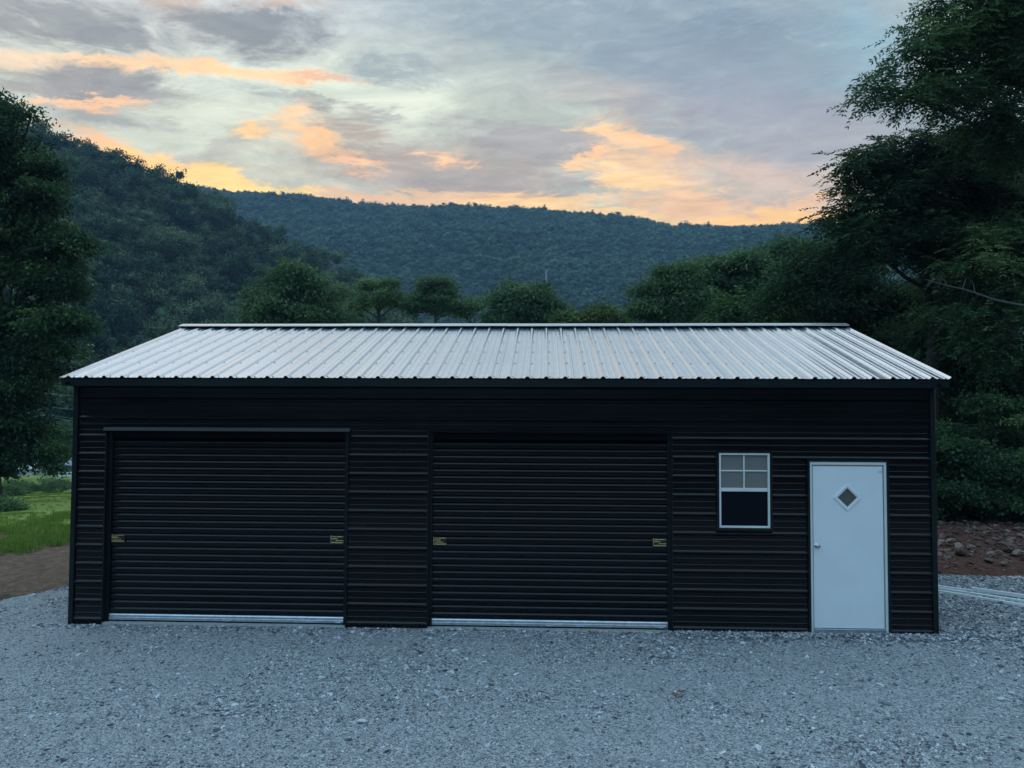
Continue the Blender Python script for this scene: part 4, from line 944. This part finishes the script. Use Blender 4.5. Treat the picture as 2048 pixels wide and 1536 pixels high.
def sample_hill(R_, smax_row, n, seed, spacing):
    r = np.random.default_rng(seed); nr, nc = R_.shape[:2]; a = r.uniform(0, smax_row, n*3); b = r.uniform(0, nc-1.001, n*3)
    i, j = a.astype(int), b.astype(int); fa, fb = (a-i)[:, None], (b-j)[:, None]
    p = (R_[i, j]*(1-fa)*(1-fb)+R_[i+1, j]*fa*(1-fb)+R_[i, j+1]*(1-fa)*fb+R_[i+1, j+1]*fa*fb)
    # keep only what the picture can look at, with a margin; thin to an even spacing
    d = p-CAM; zc = d@AF; px = 1024+FOC*(d@AR)/np.maximum(zc, 1)
    p = p[(zc > 1) & (px > -260) & (px < 2300)]
    cell = {}; out = []
    for q in p:
        k = (int(q[0]//spacing), int(q[1]//spacing))
        if k in cell: continue
        cell[k] = 1; out.append(q)
    return np.array(out)
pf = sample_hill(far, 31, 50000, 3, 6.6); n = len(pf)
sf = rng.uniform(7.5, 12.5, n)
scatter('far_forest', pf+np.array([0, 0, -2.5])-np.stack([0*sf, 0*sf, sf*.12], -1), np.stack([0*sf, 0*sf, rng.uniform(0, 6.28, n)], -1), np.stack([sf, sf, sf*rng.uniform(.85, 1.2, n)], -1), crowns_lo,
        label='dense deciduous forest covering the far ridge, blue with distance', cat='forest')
pn = sample_hill(near, 32, 9000, 4, 7.4); n = len(pn); sn = rng.uniform(7, 14.5, n)
dn = pn-CAM; zc = dn@AF; pxn = 1024+FOC*(dn@AR)/zc; pyn = 768-FOC*(dn@AU)/zc
vis = (pxn > 120) & (pxn < 760) & (pyn < 680) & (pyn > 200)
order = np.argsort(-(sn/zc)*vis)[:290]; sel = np.zeros(n, bool); sel[order] = True; sel &= vis
for q, s_ in zip(pn[sel], sn[sel]):
    o = link('hillside_tree', crowns_hi[rng.integers(0, 8)], None, 'leafy forest tree on the lower slope of the near left hill', 'tree', 'forest trees on the near hillside')
    o.location = (q[0], q[1], q[2]-1.5-s_*.1); o.rotation_euler = (0, 0, rng.uniform(0, 6.28)); o.scale = (s_, s_, s_*rng.uniform(.9, 1.35))
rest = ~sel; hi_obj = [bpy.data.objects.new('hill_crown', m_) for m_ in crowns_hi]
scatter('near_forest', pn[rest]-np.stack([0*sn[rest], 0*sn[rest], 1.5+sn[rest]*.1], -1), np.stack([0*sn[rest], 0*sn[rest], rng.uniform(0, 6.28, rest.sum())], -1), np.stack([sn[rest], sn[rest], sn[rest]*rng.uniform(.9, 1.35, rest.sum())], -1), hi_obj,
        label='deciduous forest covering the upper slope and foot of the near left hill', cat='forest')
# wood at the foot of the hills beyond the lawn and behind the row of trees
# (kept low so the far slope shows above it)
r_ = np.random.default_rng(77); ptsv = []
for _ in range(900):
    px, dist = r_.uniform(-150, 1900), r_.uniform(95, 290); d = AR*(px-1024)/FOC + AF; h = math.hypot(d[0], d[1]); x, y = CAM[0]+d[0]/h*dist, CAM[1]+d[1]/h*dist
    if px < 175 and dist < 190: continue
    ptsv.append((x, y, float(gh(x, y))-1.))
ptsv = np.array(ptsv); n = len(ptsv); sv = r_.uniform(8, 13, n)
scatter('valley_wood', ptsv, np.stack([0*sv, 0*sv, r_.uniform(0, 6.28, n)], -1), np.stack([sv, sv, sv*1.1], -1), [bpy.data.objects.new('valley_crown', m_) for m_ in crowns_hi], label='woodland filling the valley floor behind the garage', cat='woodland')
# lone tree on the crest of the near hill
q = at(262, 360, 300); tree('crest_tree', (q[0], q[1], q[2]-16), [PL(240, 350, 300, 15, .6), PL(262, 352, 300, 17, .6), (at(284, 362, 300), 2.8, .6), PL(275, 372, 300, 16, .6), PL(250, 370, 300, 18, .6)], 'umbrella-shaped tree silhouetted on the crest of the left hill', leaf=(.55, .3), n_spray=420, per=30, spray_r=1.1, seed=91, trunk_r=.4, shell=.2, twigs=60)
# dead trees
for k, (px, py0, py1, Y, lean, lab) in enumerate([(152, 395, 345, 290, .4, 'pale dead snag high on the left hill beside the big dark tree'), (396, 552, 510, 235, -1.6, 'leaning pale dead trunk in the middle of the left hillside'), (412, 570, 545, 232, 1.2, 'short pale dead trunk just right of the leaning one'), (1092, 560, 535, 420, .2, 'tiny pale dead tree standing in the far forest right of centre')]):
    a, b = at(px, py0, Y), at(px+lean*3, py1, Y); t = empty('dead_tree', tuple(a), lab, 'dead tree'); mb = MB(); v = b-a; s_ = Y/240
    mb.tube([v*0-np.array([0, 0, 3.]), v*.4+np.array([.1, 0, 0]), v*.75, v], [.42*s_, .34*s_, .22*s_, .08*s_], 6, False); mb.build('trunk', M_BARKP, t, True)
    mb = MB(); mb.tube([v*.6, v*.75+np.array([1.2, 0, .5]), v*.95+np.array([2., 0, .8])], [.18*s_, .13*s_, .05*s_], 5, False); mb.tube([v*.5, v*.62+np.array([-1., 0, .3]), v*.9+np.array([-1.6, 0, .8])], [.16*s_, .11*s_, .04*s_], 5, False); mb.build('branches', M_BARKP, t, True)

# ------------------------------------------------------------------ left: lawn, houses, poles
def lawn_mat(t, b):
    p = geopos(t); n1 = noise(p, .35, 4, .6, tree=t); n2 = noise(p, 5, 6, .7, tree=t)
    mpp = N('ShaderNodeMapping', t); mpp.inputs['Rotation'].default_value = (0, 0, rad(25)); mpp.inputs['Scale'].default_value = (.9, .12, 1); L(p, mpp.inputs[0], t)
    n3 = noise(mpp.outputs[0], 1., 3, .6, tree=t)
    c = ramp(math_('ADD', math_('MULTIPLY', n2, .6, tree=t), math_('MULTIPLY', n3, .4, tree=t), tree=t), [(.3, (.15, .19, .04)), (.55, (.24, .30, .06)), (.75, (.33, .38, .09))], t)
    L(mixc(ramp(n1, [(.5, 0.), (.75, .5)], t), c, (.20, .22, .06), t), b.inputs['Base Color'], t); bump(t, b, n2, .6, .05)
M_LAWN = mat('lawn', (.09, .15, .03), .95, 0, .2, lawn_mat)
def lawn_in(x, y):
    d = np.hypot(x-5.9, y+9.6); return (d - 21.0 + (vnoise(x, y, 2.2, 41)-.5)*4.6 + (vnoise(x, y, .7, 42)-.5)*2.2)
def lawn_z(x, y): return gh(x, y) + np.clip(lawn_in(x, y)*.06, -.14, .0) - .004
sheet('lawn', np.linspace(-75, 1., 150), np.linspace(3, 95, 180), lawn_z, M_LAWN, kind='structure')
# grass tufts: lawn edge, weeds, far rough
M_GRASS = leafmat('grass_blades', (.09, .15, .025), (.19, .29, .045), (.28, .38, .07), .35)
def tuft(seed, n, h, sp):
    r = np.random.default_rng(seed); c = np.stack([r.normal(0, sp, n), r.normal(0, sp, n), np.zeros(n)], -1); d = np.stack([r.normal(0, .4, n), r.normal(0, .4, n), np.ones(n)], -1); d /= np.linalg.norm(d, axis=1)[:, None]
    V, F, T = leaves_at(c, d, h, h*.09, r, np.clip(r.normal(.5, .2, n), 0, 1)); return bpy.data.objects.new('tuft', npmesh('tuft', V, F, M_GRASS, False, {'tone': ('POINT', T)}))
tufts = [tuft(400+i, 26, .16, .07) for i in range(4)]
gx = rng.uniform(-26, -1.5, 60000); gy = rng.uniform(4, 32, 60000); li_ = lawn_in(gx, gy); dg = np.hypot(gx-5.9, gy+9.6)
d3 = np.stack([gx, gy, 0*gx], -1)-CAM; pxg = 1024+FOC*(d3@AR)/np.maximum(d3@AF, .1)
k_ = (pxg > -60) & (pxg < 190) & (((li_ > -.3) & (rng.random(60000) < np.exp(-np.maximum(li_, 0)/1.0))) | (rng.random(60000) < .05) & (li_ > -.3) | ((vnoise(gx, gy, 1.6, 51) > .70) & (rng.random(60000) < .6)))
gx, gy = gx[k_], gy[k_]; n = len(gx); gs = rng.uniform(.5, 1.1, n)*np.where(lawn_in(gx, gy) > 3, .40, 1.0)
scatter('grass', np.stack([gx, gy, np.maximum(lawn_z(gx, gy), gh(gx, gy)-.04)], -1), np.stack([0*gs, 0*gs, rng.uniform(0, 6.28, n)], -1), np.stack([gs, gs, gs], -1), tufts)
# weeds on the left of the lawn and the rough at its far edge
for k, (px, Y, s_, lab) in enumerate([(10, 13., .4, 'clump of tall weeds on the near edge of the lawn'), (2, 24., .7, 'bushy weeds under the big tree at the left edge'), (60, 31., 1.1, 'wide grey-green brush along the far side of the mown lawn'), (110, 33., 1.0, 'low brush at the far side of the lawn near the garage wall')]):
    b_ = gbase(px, Y); x, y, z0 = b_
    tree('weeds', b_, [((x, y, z0+s_*.4), s_*.8, .55), ((x-s_*.8, y, z0+s_*.3), s_*.7, .5), ((x+s_*.8, y, z0+s_*.3), s_*.7, .5)], lab, 'weeds', leaf=(.11, .04), n_spray=220, per=24, spray_r=.25, seed=95+k, mt=M_LEAFM, trunk_r=.02, twigs=10)

def house(name, px, Y, wpx, wall_py, eave_py, ridge_py, wallc, roofc, label, rot=0., dep=8):
    Y = float(Y); p = at(px, wall_py, Y); q = at(px, eave_py, Y); r__ = at(px, ridge_py, Y+dep/2); wd = wpx/FOC*(Y-CAM[1])
    z0 = p[2]; he = q[2]-z0; hr = max(r__[2]-z0, he+.8)
    h = empty(name, (p[0], Y, z0), label, 'house', rz=rot)
    Mw = mat('house_wall', wallc, .8); Mr = mat('house_roof', roofc, .8)
    g = MB().box(-wd/2, wd/2, 0, dep, -2.5, he); g.add([(-wd/2, 0, he), (wd/2, 0, he), (wd/2, dep, he), (-wd/2, dep, he), (-wd/2, dep/2, hr-.12), (wd/2, dep/2, hr-.12)], [(0, 4, 3), (1, 2, 5)]); g.build('wall', Mw, h)
    rf = MB()
    for s_ in (0, 1):
        ya, yb = (-.4, dep/2) if s_ == 0 else (dep+.4, dep/2)
        za = he-.1
        rf.add([(-wd/2-.3, ya, za), (wd/2+.3, ya, za), (wd/2+.3, yb, hr), (-wd/2-.3, yb, hr), (-wd/2-.3, ya, za+.16), (wd/2+.3, ya, za+.16), (wd/2+.3, yb, hr+.16), (-wd/2-.3, yb, hr+.16)], [(0, 1, 2, 3), (4, 7, 6, 5), (0, 4, 5, 1), (0, 3, 7, 4), (1, 5, 6, 2)])
    rf.build('roof', Mr, h)
    for k in range(max(1, int(wd//3))):
        xx = -wd/2+1.5+k*3.
        if xx > wd/2-.8: break
        wn = MB().box(xx-.5, xx+.5, -.06, -.005, he*.4, he*.8).build('window', mat('house_glass', (.03, .035, .04), .2), h)
    return h
house('farmhouse', 95, 118, 62, 899, 885, 868, (.28, .29, .30), (.11, .11, .12), 'grey-roofed house half hidden behind the left tree')
house('white_house', 122, 100, 40, 903, 884, 879, (.72, .75, .78), (.6, .63, .66), 'bright white house behind the small round tree', dep=6)
house('brown_roofed_shed', 132, 84, 44, 916, 906, 892, (.22, .17, .15), (.10, .06, .05), 'low shed with a brown roof in front of the white house', dep=6)
house('grey_roofed_barn', 152, 72, 52, 945, 930, 908, (.11, .13, .11), (.30, .33, .37), 'barn with a pale grey metal roof at the corner of the garage', dep=7)
cv = house('camper_trailer', 48, 70, 34, 948, 938, 936, (.6, .62, .62), (.5, .52, .52), 'small white camper trailer glimpsed under the lowest boughs', dep=2.5); cv['category'] = 'camper'
# white board fence between lawn and barn
fp = [at(118, 946, 55), at(165, 946, 55)]; f_ = empty('board_fence', tuple(fp[0]), 'low white board fence at the far edge of the lawn beside the garage', 'fence'); ln = fp[1][0]-fp[0][0]
M_FENCE = mat('fence_paint', (.62, .66, .64), .7)
for zz_ in (.0, -.22): MB().box(0, ln, -.02, .02, zz_-.08, zz_+.06).build('rail', M_FENCE, f_)
for k in range(3): MB().box(k*ln/2-.06, k*ln/2+.06, .022, .12, -1.6, .1).build('post', M_FENCE, f_)
row(129, 62, [(128, 862, 16, .9), (118, 872, 13, .8), (142, 870, 15, .8), (129, 880, 16, .7), (128, 848, 7, 1.1)], 'small round tree standing in front of the white house', 60, n_spray=170, leaf=(.3, .14), spray_r=.6, trunk_r=.16, name='yard_tree')
for k, (px, Y, a) in enumerate([(70, 88, 930), (100, 110, 905)]):
    row(px, Y, [(px, a, 18, .8), (px-20, a+6, 16, .8), (px+18, a+8, 15, .8)], ['bushy tree beside the camper trailer', 'bushy tree between the grey house and the shed'][k], 61+k, n_spray=120, leaf=(.35, .16), trunk_r=.15, name='yard_tree')
# utility pole and wires
pb = at(36, 808, 60); gz_ = float(gh(pb[0], pb[1]))
u = empty('utility_pole', (pb[0], pb[1], gz_), 'wooden utility pole with pale insulators half hidden in the left tree', 'utility pole')
hp = pb[2]-gz_
MB().tube([(0, 0, -.5), (0, 0, hp*.5), (0, 0, hp+.3)], [.16, .14, .11], 8).build('pole', M_BARK, u, True)
MB().box(-1.1, 1.1, -.06, .06, hp-.25, hp-.1).build('crossarm', M_BARK, u)
M_INS = mat('insulator', (.35, .42, .38), .3)
for xx in (-.9, -.35, .35, .9): MB().tube([(xx, 0, hp-.1), (xx, 0, hp), (xx, 0, hp+.08), (xx, 0, hp+.16)], [.05, .09, .06, .08], 8).build('insulator', M_INS, u, True)
M_WIRE = mat('wire', (.12, .14, .14), .6)
for k, (y0, y1, dz) in enumerate([(812, 838, 0), (816, 843, 0), (823, 866, 0), (826, 872, 0), (776, 790, 0), (800, 818, 0)]):
    a = at(36, y0, 60); b = at(175, y1+4, 52); c = (a+b)/2 - np.array([0, 0, .18]); w_ = link('power_line', None, None, ['upper thin power line running right from the utility pole', 'second power line just under the upper one', 'lower power line of the third pair, sagging toward the round tree', 'lowest power line sagging behind the round tree', 'highest power line crossing the dark hill above the pole', 'faint power line between the highest one and the pole top'][k], 'power line', 'power lines left of the garage')
    w_.location = tuple(a); MB().tube([a-a, c-a, b-a], .017, 5).build('wire', M_WIRE, w_)

# ------------------------------------------------------------------ right: bank rubble, boulders, trim lengths
rub = [bpy.data.objects.new('rubble_piece', stone_mesh('rubble_piece', 500+i, M_RUBBLE, .6, 2)) for i in range(6)]
rx = rng.uniform(11.2, 20, 5200); ry = 3.75 + 5.2*rng.random(5200)**.9
dense = np.where(ry > 5.2, 1., .38); k_ = rng.random(5200) < dense; rx, ry = rx[k_], ry[k_]; n = len(rx)
rs_ = .018+.085*rng.random(n)**3.6*np.where(ry > 5.0, 1.2, .6)
rs3 = rs_[:, None]*np.stack([rng.uniform(.9, 1.6, n), rng.uniform(.8, 1.2, n), rng.uniform(.7, 1.2, n)], -1)*1.5
scatter('rubble', np.stack([rx, ry, gh(rx, ry)-.02+rs_*.12], -1), np.stack([rng.normal(0, .3, n), rng.normal(0, .3, n), rng.uniform(0, 6.28, n)], -1), rs3, rub)
for k, (px, py, s_, lab) in enumerate([(2012, 1072, .42, 'largest grey-brown boulder, on the bank under the bright shrub'), (1922, 1078, .30, 'broad brown boulder on the bank near the garage corner'), (1940, 1068, .2, 'small upright boulder right behind the broad brown one'), (2035, 1082, .26, 'angular boulder at the right edge beside the largest one'),
                                      (1976, 1122, .2, 'smooth rounded stone lying alone on the red dirt'), (1957, 1066, .14, 'pale small stone on top of the bank'), (2046, 1118, .18, 'flat stone on red dirt at the right edge'), (1995, 1090, .18, 'brown stone just left of and below the largest boulder'), (2008, 1128, .22, 'flat slab of stone half buried in the red dirt')]):
    z = .0
    for _ in range(6): g_ = ground_at(px, py, z); z = float(gh(g_[0], g_[1]))
    o = link('boulder', stone_mesh('boulder', 600+k, M_RUBBLE, .75 if k not in (6, 8) else .35, 3), None, lab, 'boulder'); o.location = (g_[0], g_[1], z-.01+s_*.15); s_ *= .82; o.scale = (s_*1.25, s_, s_*.85); o.rotation_euler = (.1, .1, k*1.3)
def length_of_trim(p0, p1, label, w=.055, h=.05):
    p0 = np.array(p0); p1 = np.array(p1); v = p1-p0; Ln = np.linalg.norm(v); t = link('trim_length', None, None, label, 'trim strip', 'white trim lengths lying on the gravel'); t.location = tuple(p0); t.rotation_euler = (0, 0, math.atan2(v[1], v[0]))
    tk = .003
    MB().extrude_x([(-w/2, 0), (-w/2, h), (w/2, h), (w/2, 0), (w/2-tk, 0), (w/2-tk, h-tk), (-w/2+tk, h-tk), (-w/2+tk, 0)], 0, Ln).build('channel', M_PVC, t)
za = .060
def strip_between(l, r_, ext, label, z=za):
    p = ground_at(*l, z+.05); q = ground_at(*r_, z+.05); v = (q-p)/np.linalg.norm(q-p); p = p - v*ext; q = q + v*.9
    length_of_trim((p[0], p[1], z), (q[0], q[1], z), label)
strip_between((1874, 1170.5), (2048, 1193), .9, 'long white trim strip furthest back of the bundle right of the garage')
strip_between((1874, 1174.5), (2048, 1200), .8, 'long white trim strip in the middle of the bundle right of the garage')
strip_between((1874, 1179.5), (2030, 1205), .7, 'white trim strip on the near side of the bundle, ending before the picture edge')
strip_between((1944, 1174), (2048, 1189), .0, 'shorter white trim strip whose end lies on top behind the bundle', .10)
# litter on the gravel
M_DEAD = mat('dead_leaf', (.20, .085, .04), .7)
for k, (px, py, lab) in enumerate([(1350, 1396, 'curled dark brown leaf lying on the gravel in front of the second door'), (1362, 1389, 'orange-brown leaf, the one further from the camera of the pair on the gravel')]):
    g_ = ground_at(px, py, .04); r = np.random.default_rng(k); V, F, T = leaves_at(np.zeros((5, 3)), np.array([(math.cos(a), math.sin(a), .35) for a in (0, .9, 2., 3.4, 5.)])/1.06, .055, .03, r, np.zeros(5)+.5)
    link('dead_leaf', npmesh('dead_leaf', V, F, M_DEAD), None, lab, 'leaf', loc=(g_[0], g_[1], float(pad_z(g_[0], g_[1]))+.03))
M_PALE = mat('pale_stone', (.5, .52, .5), .8)
for k, (px, py, s_, lab) in enumerate([(724, 1444, .075, 'pale oval stone on the gravel in front of the strip between the doors'), (1157, 1363, .05, 'small pale stone on the gravel below the middle door'), (602, 1349, .045, 'small whitish stone on the gravel below the left door'), (2003, 1406, .07, 'pale square stone on the gravel near the right edge'), (67, 1186, .07, 'small white stone at the left edge of the gravel near the dirt'), (2022, 1394, .06, 'pale flat stone on the gravel at the right edge')]):
    g_ = ground_at(px, py, .03); o = link('pale_stone', stone_mesh('pale_stone', 700+k, M_PALE, .6, 2), None, lab, 'stone'); o.scale = (s_*1.3, s_, s_*.8); o.location = (g_[0], g_[1], float(pad_z(g_[0], g_[1]))+s_*.2)

# ------------------------------------------------------------------ air
hz = MB().box(-1420, 1420, -1420, 1620, -60, 330).mesh('haze'); ho = link('haze', hz, kind='stuff')
Mh = bpy.data.materials.new('haze'); Mh.use_nodes = True; t = Mh.node_tree; t.nodes.clear(); pv = N('ShaderNodeVolumePrincipled', t); pv.inputs['Color'].default_value = (.44, .71, 1.0, 1); pv.inputs['Density'].default_value = .00034; pv.inputs['Anisotropy'].default_value = 0.
L(pv.outputs[0], N('ShaderNodeOutputMaterial', t).inputs['Volume'], t); hz.materials.append(Mh)
